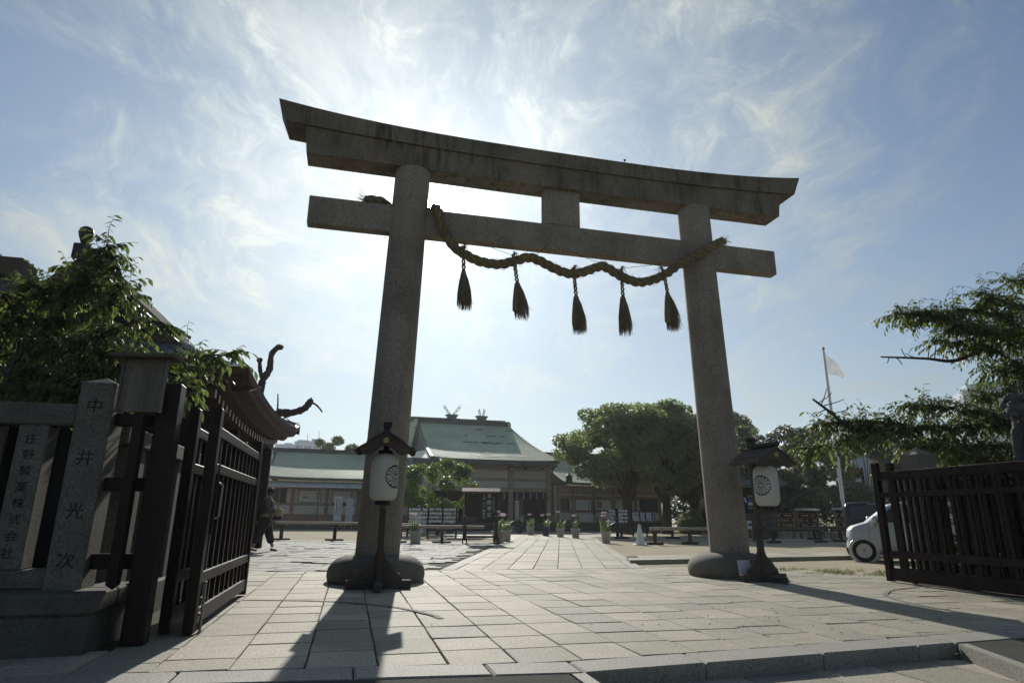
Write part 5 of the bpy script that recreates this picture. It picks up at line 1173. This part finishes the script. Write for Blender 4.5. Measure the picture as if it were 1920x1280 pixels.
# fortune-paper racks
def paper_rack(label, x0, y0, x1, y1, posts, zr, seed, lean=0., gaps=()):
    r = random.Random(seed); t = thing('paper_rack', label, 'rack', (x0, y0, Z0), math.atan2(y1-y0, x1-x0), 'racks tied with white paper strips'); L_ = math.hypot(x1-x0, y1-y0)
    for p in posts: MB().bar((p*L_, 0, 0), (p*L_-lean, 0, zr[-1]+.1), .075, .075, (0, 1, 0)).obj('post', m_black, t)
    for z in zr: MB().tube([(0, 0, z), (L_, 0, z)], .008, 5).obj('wire', m_steel, t)
    k = MB()
    for z in zr:
        x = 0.
        while x < L_:
            x += r.uniform(.015, .05)
            if any(a < x/L_ < b for a, b in gaps) or r.random() < .15: continue
            w = r.uniform(.02, .04); h = r.uniform(.05, .12); y = r.uniform(-.02, .02); k.add([(x-w, y, z+.02), (x+w, y, z+.02), (x+w*r.uniform(.2, 1.4), y-.02, z-h), (x-w*r.uniform(.2, 1.2), y-.02, z-h)], [(0, 1, 2, 3)])
    k.obj('paper_strips', m_white, t, fix=False, stuff=True)
paper_rack('rack of four rows of white paper strips under the small tree', -4.95, 31.5, -2.6, 31.3, (.0, .42, .72, 1.0), (.82, 1.0, 1.18, 1.36), 1)
paper_rack('short rack of white paper strips just right of the left pillar', -5.95, 31.0, -5.25, 31.0, (0., 1.), (1.0, 1.16, 1.32, 1.48), 2)
paper_rack('rack of white paper strips left of the camphor trunk', 5.5, 36.5, 6.6, 36.9, (.42, .5), (.85, 1.05, 1.25, 1.42), 3, .03)
paper_rack('rack of paper strips between the two camphor trunks', 6.9, 37.2, 8.4, 37.8, (0.05, .38, .62, .9, 1.), (.95, 1.12, 1.3), 4, .08)
os_ = thing('fortune_sign', 'small white hanging board with black lettering right of the left pillar', 'sign', (-5.45, 30.2, 0))
MB().box(-.42, .42, -.015, .015, 1.05, 1.5).obj('panel', m_white, os_); row_text('lettering', 'おみくじ', .19, m_ink, os_, (0, -.0175, 1.27), .195, .001)
for s in (-1, 1): MB().box(s*.44-.025, s*.44+.025, -.03, .03, Z0, 1.55).obj('leg', m_black, os_)
one('pale_blue_panel', MB().box(-.45, .45, -.03, .03, .0, 2.35), M('pale_blue_board', (.50, .53, .62), .7), 'tall pale blue panel standing behind the small tree and its rack', 'panel', None, .01, (-5.6, 40.0, Z0), .1)
# votive plaque racks
m_pl = M('plaque_wood', (.36, .24, .13), .7, .2, 4, 60, .15, .1, .3, objvar=.3); m_rk = M('rack_wood', (.26, .18, .105), .75, .2, 4, 60, .15, .1, .3)
def plaque_rack(label, x, y, w, h, rz, seed, roof=True):
    r = random.Random(seed); t = thing('plaque_rack', label, 'rack', (x, y, Z0), rz, 'wooden racks of votive plaques')
    for s in (-1, 1): MB().box(s*w/2-.04, s*w/2+.04, -.05, .05, 0, h).obj('post', m_rk, t)
    pm = MB().prism([(-.065, -.09), (.065, -.09), (.065, 0), (0, .04), (-.065, 0)], lambda p, q, a: (p, a, q), -.008, .008).mesh('plaque', m_pl)
    for k in range(4):
        z = h-.16-k*.27; MB().box(-w/2+.042, w/2-.042, -.03, .03, z-.02, z+.02).obj('crossbar', m_rk, t)
        n = int(w/.14)
        for j in range(n):
            for q in range(r.choice((0, 1, 1, 2))): o = link('plaque', pm, t, (-w/2+.1+(w-.2)*j/max(n-1, 1)+r.uniform(-.02, .02), -.045-.02*q, z-.09)); o.rotation_euler = (0, r.uniform(-.15, .15), r.uniform(-.2, .2))
    if roof:
        for s in (-1, 1): MB().add([(-w/2-.12, 0, h+.1), (w/2+.12, 0, h+.1), (w/2+.12, s*.24, h), (-w/2-.12, s*.24, h), (-w/2-.12, 0, h+.13), (w/2+.12, 0, h+.13), (w/2+.12, s*.26, h+.025), (-w/2-.12, s*.26, h+.025)], [(3, 2, 1, 0), (4, 5, 6, 7), (0, 1, 5, 4), (1, 2, 6, 5), (2, 3, 7, 6), (3, 0, 4, 7)]).obj('roof_board', M('grey_board', (.3, .29, .27), .8), t)
    MB().box(-w/2, w/2, .06, .08, .2, h-.05).obj('back_panel', m_dark, t)
plaque_rack('narrow open rack of wooden plaques next to the right lantern', 15.9, 37.6, .95, 1.50, -.05, 5, False)
plaque_rack('roofed rack full of wooden plaques right of the narrow open one', 17.35, 38.0, 1.15, 1.50, -.1, 6)
plaque_rack('roofed rack of plaques mostly hidden by the flagpole and black van', 19.5, 38.0, 1.0, 1.55, -.7, 7)
# direction sign
ds = thing('direction_sign', 'black pole with red, blue and green arrow boards right of the right pillar', 'sign', (11.05, 30.0, Z0))
MB().tube([(.1, 0, 0), (0, 0, 2.12)], .03, 8).obj('pole', m_black, ds)
for k, (z, w, c, nm) in enumerate(((2.02, .30, (.30, .09, .055), 'red'), (1.85, .42, (.03, .08, .25), 'blue'), (1.69, .30, (.045, .14, .26), 'pale_blue'), (1.52, .42, (.03, .15, .12), 'green'))):
    MB().prism([(-.06, -.06), (w-.08, -.06), (w, 0), (w-.08, .06), (-.06, .06)], lambda p, q, a: (p, a, z+q), -.045, -.031).obj('arrow_board', M(nm+'_board', c, .5), ds)
fs = thing('floor_sign', 'small white and red notice standing behind the right lantern post', 'sign', (11.55, 31.5, Z0))
MB().box(-.13, .13, -.012, .012, .55, .93).obj('panel', m_white, fs); MB().box(-.14, .14, -.013, .013, .931, .98).obj('header', m_red, fs); MB().box(-.09, .09, -.015, -.0125, .70, .80).obj('print', m_ink, fs)
for s in (-1, 1): MB().box(s*.11-.012, s*.11+.012, -.012, .2, 0, .55).obj('leg', m_steel, fs)
one('stone_trough', MB().box(-.75, .75, -.4, .4, .0, 1.05).box(-.85, .85, -.5, .5, 1.051, 1.3), m_plinth, 'grey stone trough between the right lantern and the plaque racks', 'trough', None, .03, (14.0, 36.6, Z0), .1)
one('flat_stone_bench', MB().box(-.6, .6, -.2, .2, .32, .4).box(-.5, -.35, -.15, .15, 0, .319).box(.35, .5, -.15, .15, 0, .319), m_kerb, 'low white bench slab between the log rails and the black van', 'bench', None, .01, (16.1, 31.9, Z0), .05)
# flagpole
fl = thing('flagpole', 'tall white flagpole with a hanging white flag on the right', 'flagpole', (18.5, 36.0, Z0))
MB().tube([(0, 0, 0), (0, 0, 5), (0, 0, 10.72)], [.11, .095, .06], 12).obj('pole', m_white, fl); MB().lathe([(0, 10.72), (.07, 10.75), (.09, 10.8), (.07, 10.86), (0, 10.88)], 10).obj('finial', m_steel, fl)
P = []
for i in range(13):
    s = i/12; row = []
    for j in range(11):
        q = j/10; droop = 1.35*s**1.25
        x = .08+1.02*s*(1-.12*q); z = 10.5-droop*.95-q*(1.35*(1-.82*s)); y = .07*math.sin(s*7+q*2.2)*s+.04*math.sin(q*5+s*9)
        row.append((x, y, z))
    P.append(row)
MB().grid(P).obj('flag', M('white_flag_cloth', (.8, .82, .84), .8, .04, 3, 60, .03, .05, .2, trans=.2), fl, fix=False)
# ---------------------------------------------------------------- vehicles
def car(name, label, loc, rz, prof, wid, paint, wheels, wr, glass, extra=None):
    """prof: stations (x, z_sill, z_belt, z_top, half width low, half width top)"""
    t = thing(name, label, 'car' if 'car' in name else 'van', loc, rz); body = MB()
    ringset = []
    for x, zs, zb, zt, w, wt in prof:
        half = [(w*.92, zs), (w, zs+.1), (w*1.0, (zs+zb)/2), (w*.985, zb), ((w*.985+wt)/2, zb+(zt-zb)*.5), (wt, zt-.06*(zt > zb+.05)), (wt*.9, zt), (wt*.5, zt+.012), (0, zt+.016)]
        ringset.append([(x, -y, z) for y, z in half]+[(x, y, z) for y, z in reversed(half[:-1])])
    body.grid(ringset); body.add(ringset[0], [tuple(range(len(ringset[0])))]); body.add(ringset[-1], [tuple(range(len(ringset[-1])))])
    b = body.obj('body', paint, t, fix=True)
    for xw in wheels:
        for s in (-1, 1):
            y = s*(wid-.0); X = Matrix.Translation((xw, y, wr)) @ Matrix.Rotation(-math.pi/2*s, 4, 'X')
            MB().lathe([(0, .0), (wr*1.22, .0), (wr*1.22, .012), (0, .014)], 28, X=X @ Matrix.Translation((0, 0, -.004))).obj('arch_shade_disc', m_black, t)  # flat black disc in place of the shaded wheel recess
            MB().lathe([(wr*1.18, .008), (wr*1.28, -.02), (wr*1.29, .0), (wr*1.22, .022), (wr*1.18, .016)], 28, X=X).obj('fender', paint, t)
            w = MB().lathe([(wr*.62, -.1), (wr*.97, -.1), (wr, -.06), (wr, .03), (wr*.95, .055), (wr*.68, .06), (wr*.66, .04)], 26, X=X).obj('wheel', M('tyre_rubber', (.018, .018, .018), .8), t)
            al = M('silver_alloy', (.5, .5, .5), .35, .05, 5, 50, .05, .05, .5, metal=.6)
            MB().lathe([(0, .02), (wr*.6, .02), (wr*.6, .024), (0, .026)], 26, X=X).obj('spoke_gap_disc', m_black, w)  # black disc paints the dark openings between the spokes
            rm_ = MB().lathe([(wr*.58, .022), (wr*.68, .055), (wr*.63, .062), (wr*.57, .045)], 26, X=X).lathe([(0, .03), (wr*.2, .034), (wr*.19, .055), (0, .057)], 16, X=X)
            for k in range(5):
                a = 2*math.pi*k/5+.3; c_, s2 = math.cos(a), math.sin(a); rm_.bar(X @ Vector((c_*wr*.12, s2*wr*.12, .045)), X @ Vector((c_*wr*.62, s2*wr*.62, .045)), wr*.24, .02, (0, -s, 0))
            rm_.obj('rim', al, w, stuff=False)
    return t, b
silver = M('silver_paint', (.52, .525, .53), .32, .04, 2, 60, .03, .0, .5, metal=.35); blackp = M('black_car_paint', (.012, .012, .014), .2, .05, 2, 60, .02, 0, .6)
cw = .70
pr = [(0, .3, .60, .62, .50, .44), (.03, .2, .74, .76, .62, .55), (.12, .18, .83, .85, .68, .6), (.3, .18, .89, .91, .70, .62), (.46, .18, .93, .955, .70, .62), (.75, .18, .935, 1.19, .70, .56), (1.02, .18, .935, 1.40, .70, .53), (1.3, .18, .935, 1.46, .70, .52), (2.2, .18, .94, 1.47, .70, .52), (2.75, .18, .94, 1.42, .70, .52), (2.9, .22, .94, 1.2, .68, .55), (2.96, .3, .7, .72, .6, .5)]
CX, CY = 8.66, 17.5
kc, kb_ = car('compact_car', 'small silver car poking out from behind the right gate', (8.95, 17.44, Z0), -.43, pr, cw-.012, silver, (.315, 2.45), .27, None)
def sidequad(parent, name, pts, mat, y0, y1, s=-1): return MB().prism(pts, lambda p, q, a: (p, s*(a+(y1-y0)*0+y0+(q-.935)*((cw*.985+.535)/2-cw*.985)*0), q), 0, .006).obj(name, mat, parent)
def sidewin(pts):
    f = lambda z: cw*.985-(z-.935)*(cw*.985-.545)/.5
    for s in (-1, 1):
        n = len(pts); MB().add([(x, s*(f(z)+.006), z) for x, z in pts], [tuple(range(n))]).obj('side_window', m_glass, kc, fix=False)
sidewin([(.62, .965), (1.25, .965), (1.25, 1.36), (1.04, 1.33)]); sidewin([(1.3, .965), (2.1, .965), (2.1, 1.37), (1.3, 1.37)])
MB().add([(.50, -.58, .985), (.50, .58, .985), (.98, .50, 1.37), (.98, -.50, 1.37)], [(0, 1, 2, 3)]).obj('windshield', m_glass, kc, fix=False)
for s in (-1, 1):
    MB().add([(-.005, s*.3, .62), (.02, s*.52, .62), (.1, s*.655, .66), (.12, s*.64, .78), (.05, s*.5, .77), (.012, s*.3, .74)], [tuple(range(6))]).obj('headlight', M('lamp_glass', (.55, .57, .6), .15), kc, fix=False)
    mr = MB().lathe([(0, -.1), (.06, -.095), (.085, -.05), (.085, .04), (.06, .08), (0, .085)], 12, (.62, s*.80, 1.03), sx=.8); mr.box(.58, .68, min(s*.66, s*.76), max(s*.66, s*.76), .955, .98); mr.obj('mirror', silver, kc)
    MB().box(.40, .44, s*.703-.004, s*.703+.004, .725, .75).obj('turn_lamp', M('amber_lamp', (.7, .28, .04), .3), kc)
    MB().box(.485, .49, s*.702-.002, s*.702+.002, .24, .93).obj('door_gap', m_black, kc); MB().box(.5, 1.9, s*.702-.002, s*.702+.002, .225, .232).obj('door_gap', m_black, kc)
    MB().box(1.05, 1.2, s*.705-.008, s*.705+.008, .84, .862).obj('door_handle', silver, kc)
MB().box(-.012, .004, -.2, .2, .32, .42).obj('number_plate', m_white, kc); MB().box(-.01, .01, -.36, .36, .5, .58).obj('grille', m_black, kc)
pv = [(0, .25, .8, .95, .72, .66), (.04, .2, .95, 1.5, .78, .66), (.12, .2, .98, 1.66, .8, .64), (.4, .2, .98, 1.69, .8, .64), (3.2, .2, .98, 1.69, .8, .64), (3.5, .2, .98, 1.3, .78, .66), (4.0, .22, .85, .9, .75, .65)]
vn, vb_ = car('black_van', 'black van with tinted glass parked behind the silver car', (13.65, 26.7, Z0), -.40, pv, .79, blackp, (.7, 3.3), .3, None)
for x0, x1 in ((.2, 1.5), (1.58, 2.6)):
    for s in (-1, 1): MB().add([(x0, s*.795, 1.02), (x1, s*.795, 1.02), (x1, s*.675, 1.56), (x0+.05, s*.675, 1.56)], [(0, 1, 2, 3)]).obj('side_window', m_glass, vn, fix=False)
for s in (-1, 1):
    MB().box(.85, 2.4, s*.70-.012, s*.70+.012, 1.6, 1.625).obj('roof_rail', m_steel, vn); MB().box(.02, 3.9, s*.80-.006, s*.80+.006, .72, .75).obj('trim', m_steel, vn)
# ---------------------------------------------------------------- people
def hand(mb_parent, wrist, d, n, mat, sc=1.):
    """palm with four curled fingers and a thumb, one skinned piece"""
    d = Vector(d).normalized(); n = Vector(n).normalized(); sd = d.cross(n).normalized(); w = Vector(wrist)
    pts = [(*w, .026*sc, .018*sc), (*(w+d*.05*sc), .036*sc, .016*sc), (*(w+d*.09*sc), .036*sc, .014*sc)]; ed = [(0, 1), (1, 2)]
    for k, (o_, L_) in enumerate(((-.028, .062), (-.009, .072), (.010, .066), (.027, .052))):
        a = w+d*.092*sc+sd*o_*sc; b = a+d*L_*.55*sc+n*.012*sc; c = b+(d*.3+n*.75).normalized()*L_*.5*sc; i = len(pts)
        pts += [(*a, .0095*sc, .0095*sc), (*b, .0085*sc, .0085*sc), (*c, .0075*sc, .0075*sc)]; ed += [(2, i), (i, i+1), (i+1, i+2)]
    a = w+d*.035*sc-sd*.03*sc; b = a+(d*.7-sd*.6)*.045*sc; i = len(pts); pts += [(*a, .012*sc, .012*sc), (*b, .009*sc, .009*sc)]; ed += [(1, i), (i, i+1)]
    return skin('hand', pts, ed, mat, mb_parent, 1)
m_skin = M('skin', (.36, .24, .17), .6, .06, 8, 60, .04, .05, .35); m_hair = M('dark_hair', (.018, .014, .012), .6, .2, 8, 60, .2, .2, .3)
def person(label, loc, rz, H, coat, legs_m, shoe, stride, long_coat, wide, arms):
    t = thing('person', label, 'person', loc, rz); s = H/1.7
    q = lambda x, y, z, a, b=None: (x*s, y*s, z*s, a*s, (b or a)*s)
    # +x is forward. One body: trunk, neck, head, arms and legs
    fx, bx = stride
    P = [q(0, 0, .93, .12, .15), q(.01, 0, 1.1, .115, .15), q(.015, 0, 1.28, .115, .17), q(.02, 0, 1.40, .07, .12), q(.05, 0, 1.47, .05), q(.075, 0, 1.56, .078, .072), q(.08, 0, 1.635, .075, .072),
         q(0, .1, .86, .095), q(fx*.45, .1, .48, .065), q(fx, .1, .1, .042), q(0, -.1, .86, .095), q(bx*.35, -.1, .48, .065), q(bx, -.1, .12, .042)]
    E = [(0, 1), (1, 2), (2, 3), (3, 4), (4, 5), (5, 6), (0, 7), (7, 8), (8, 9), (0, 10), (10, 11), (11, 12)]
    for sgn, (el, wr_) in zip((1, -1), arms):
        i = len(P); P += [q(.015, sgn*.19, 1.37, .062), q(el[0], sgn*el[1], el[2], .045), q(wr_[0], sgn*wr_[1], wr_[2], .03)]; E += [(3, i), (i, i+1), (i+1, i+2)]
    bd = skin('body', P, E, m_skin, t, 2)
    # coat and trousers follow the body
    C_ = [q(0, 0, .93, .155, .185), q(.01, 0, 1.12, .145, .18), q(.015, 0, 1.28, .14, .195), q(.015, 0, 1.41, .09, .14)]; CE = [(0, 1), (1, 2), (2, 3)]
    if long_coat: C_ += [q(-.03, 0, .78, .17, .2), q(-.05, 0, .64, .175, .2)]; CE += [(0, 4), (4, 5)]
    for sgn, (el, wr_) in zip((1, -1), arms):
        i = len(C_); C_ += [q(.015, sgn*.2, 1.375, .078), q(el[0], sgn*el[1], el[2], .066), q(wr_[0]*.9+el[0]*.1, sgn*(wr_[1]*.9+el[1]*.1), wr_[2]*.9+el[2]*.1, .05)]; CE += [(3, i), (i, i+1), (i+1, i+2)]
    skin('coat', C_, CE, coat, t, 2)
    L_ = [q(0, 0, .92, .14, .17)]; LE = []
    for sgn, ex in ((1, fx), (-1, bx)):
        i = len(L_); L_ += [q(.0, sgn*.1, .82, .12*wide), q(ex*.42, sgn*.1, .48, .09*wide), q(ex*.86, sgn*.1, .2, .075*wide)]; LE += [(0, i), (i, i+1), (i+1, i+2)]
    skin('trousers', L_, LE, legs_m, t, 2)
    for sgn, ex, lift in ((1, fx, 0), (-1, bx, .02)): skin('shoe', [q(ex-.07, sgn*.1, .055+lift, .045), q(ex+.03, sgn*.1, .045+lift*.6, .05, .04), q(ex+.14, sgn*.1, .03, .04, .028)], [(0, 1), (1, 2)], shoe, t, 1)
    h = MB(); h.lathe([(.0, .118), (.05, .112), (.088, .075), (.1, .02), (.096, -.04), (.075, -.1), (.03, -.115)], 16, (0, 0, 0), X=Matrix.Translation((.055*s, 0, 1.63*s)) @ Matrix.Scale(s, 4), sx=1., sy=.88)
    h.obj('hair', m_hair, t)
    f = MB()
    for sy in (-1, 1): f.lathe([(0, -.008), (.011, 0), (0, .008)], 8, (.158*s, sy*.03*s, 1.605*s))
    f.obj('eyes', m_ink, bd, stuff=True)
    MB().add([(.145*s, 0, 1.61*s), (.185*s, 0, 1.565*s), (.15*s, .02*s, 1.56*s), (.15*s, -.02*s, 1.56*s)], [(0, 1, 2), (0, 3, 1), (1, 3, 2)]).obj('nose', m_skin, bd)
    MB().bar((.15*s, -.022*s, 1.53*s), (.15*s, .022*s, 1.53*s), .012*s, .01*s).obj('mouth', M('lip', (.25, .11, .09), .6), bd)
    for sy in (-1, 1): MB().lathe([(0, -.03*s), (.014*s, -.015*s), (.018*s, .01*s), (0, .03*s)], 8, (.06*s, sy*.08*s, 1.585*s)).obj('ear', m_skin, bd)
    for sgn, (el, wr_) in zip((1, -1), arms):
        w = Vector((wr_[0], sgn*wr_[1], wr_[2]))*s; e = Vector((el[0], sgn*el[1], el[2]))*s; hand(bd, w, w-e, (.3, -sgn, .2), m_skin, s)
    return t
p1 = person('person in long grey brown coat and wide dark trousers walking past the left gate', (-6.95, 18.55, .0), .15, 1.70, M('grey_brown_coat', (.095, .088, .075), .9), M('dark_trousers', (.02, .021, .025), .9), M('brown_shoe', (.16, .12, .09), .6), (.24, -.26), True, 1.35, (((.06, .26, 1.12), (.27, .15, 1.04)), ((.08, .26, 1.12), (.28, .13, 1.12))))
bag = thing('shoulder_bag', 'tan and dark shoulder bag held in front by the walking person', 'bag', (-6.95, 18.55, 0), .15)
MB().lathe([(0, -.13), (.1, -.12), (.14, -.02), (.13, .1), (.07, .15), (0, .155)], 14, (.33, 0, 1.02), sy=.8).obj('pouch', M('tan_cloth', (.42, .33, .2), .8), bag); MB().box(.2, .44, -.1, .1, .86, .97).obj('base', m_black, bag, bev=.03)
MB().tube([(.33, .02, 1.16), (.2, .1, 1.35), (.03, .12, 1.44), (-.1, .05, 1.36)], .012, 6).obj('strap', M('tan_cloth', (.42, .33, .2), .8), bag)
person('small distant person in a white shirt and dark trousers on the hall steps', (-2.40, 48.35, .34), .2, 1.42, M('white_shirt', (.7, .7, .68), .8), M('dark_trousers', (.02, .021, .025), .9), m_black, (.2, -.2), False, 1.0, (((.02, .22, 1.1), (.2, .2, .98)), ((-.04, .22, 1.1), (.1, .2, .9))))
# ---------------------------------------------------------------- thin haze over court and city, added to lift shadows like veiling glare
hm = bpy.data.materials.new('veil_haze'); hm.use_nodes = True; hn = hm.node_tree; hn.nodes.clear()
ho = hn.nodes.new('ShaderNodeOutputMaterial'); hv = hn.nodes.new('ShaderNodeVolumePrincipled')
hv.inputs['Color'].default_value = (.95, .97, 1., 1); hv.inputs['Density'].default_value = .0004; hv.inputs['Anisotropy'].default_value = .45
hn.links.new(hv.outputs[0], ho.inputs['Volume'])
hz = MB().box(-420, 420, -170, 460, -1.25, 60).obj('haze', hm); hz['kind'] = 'stuff'
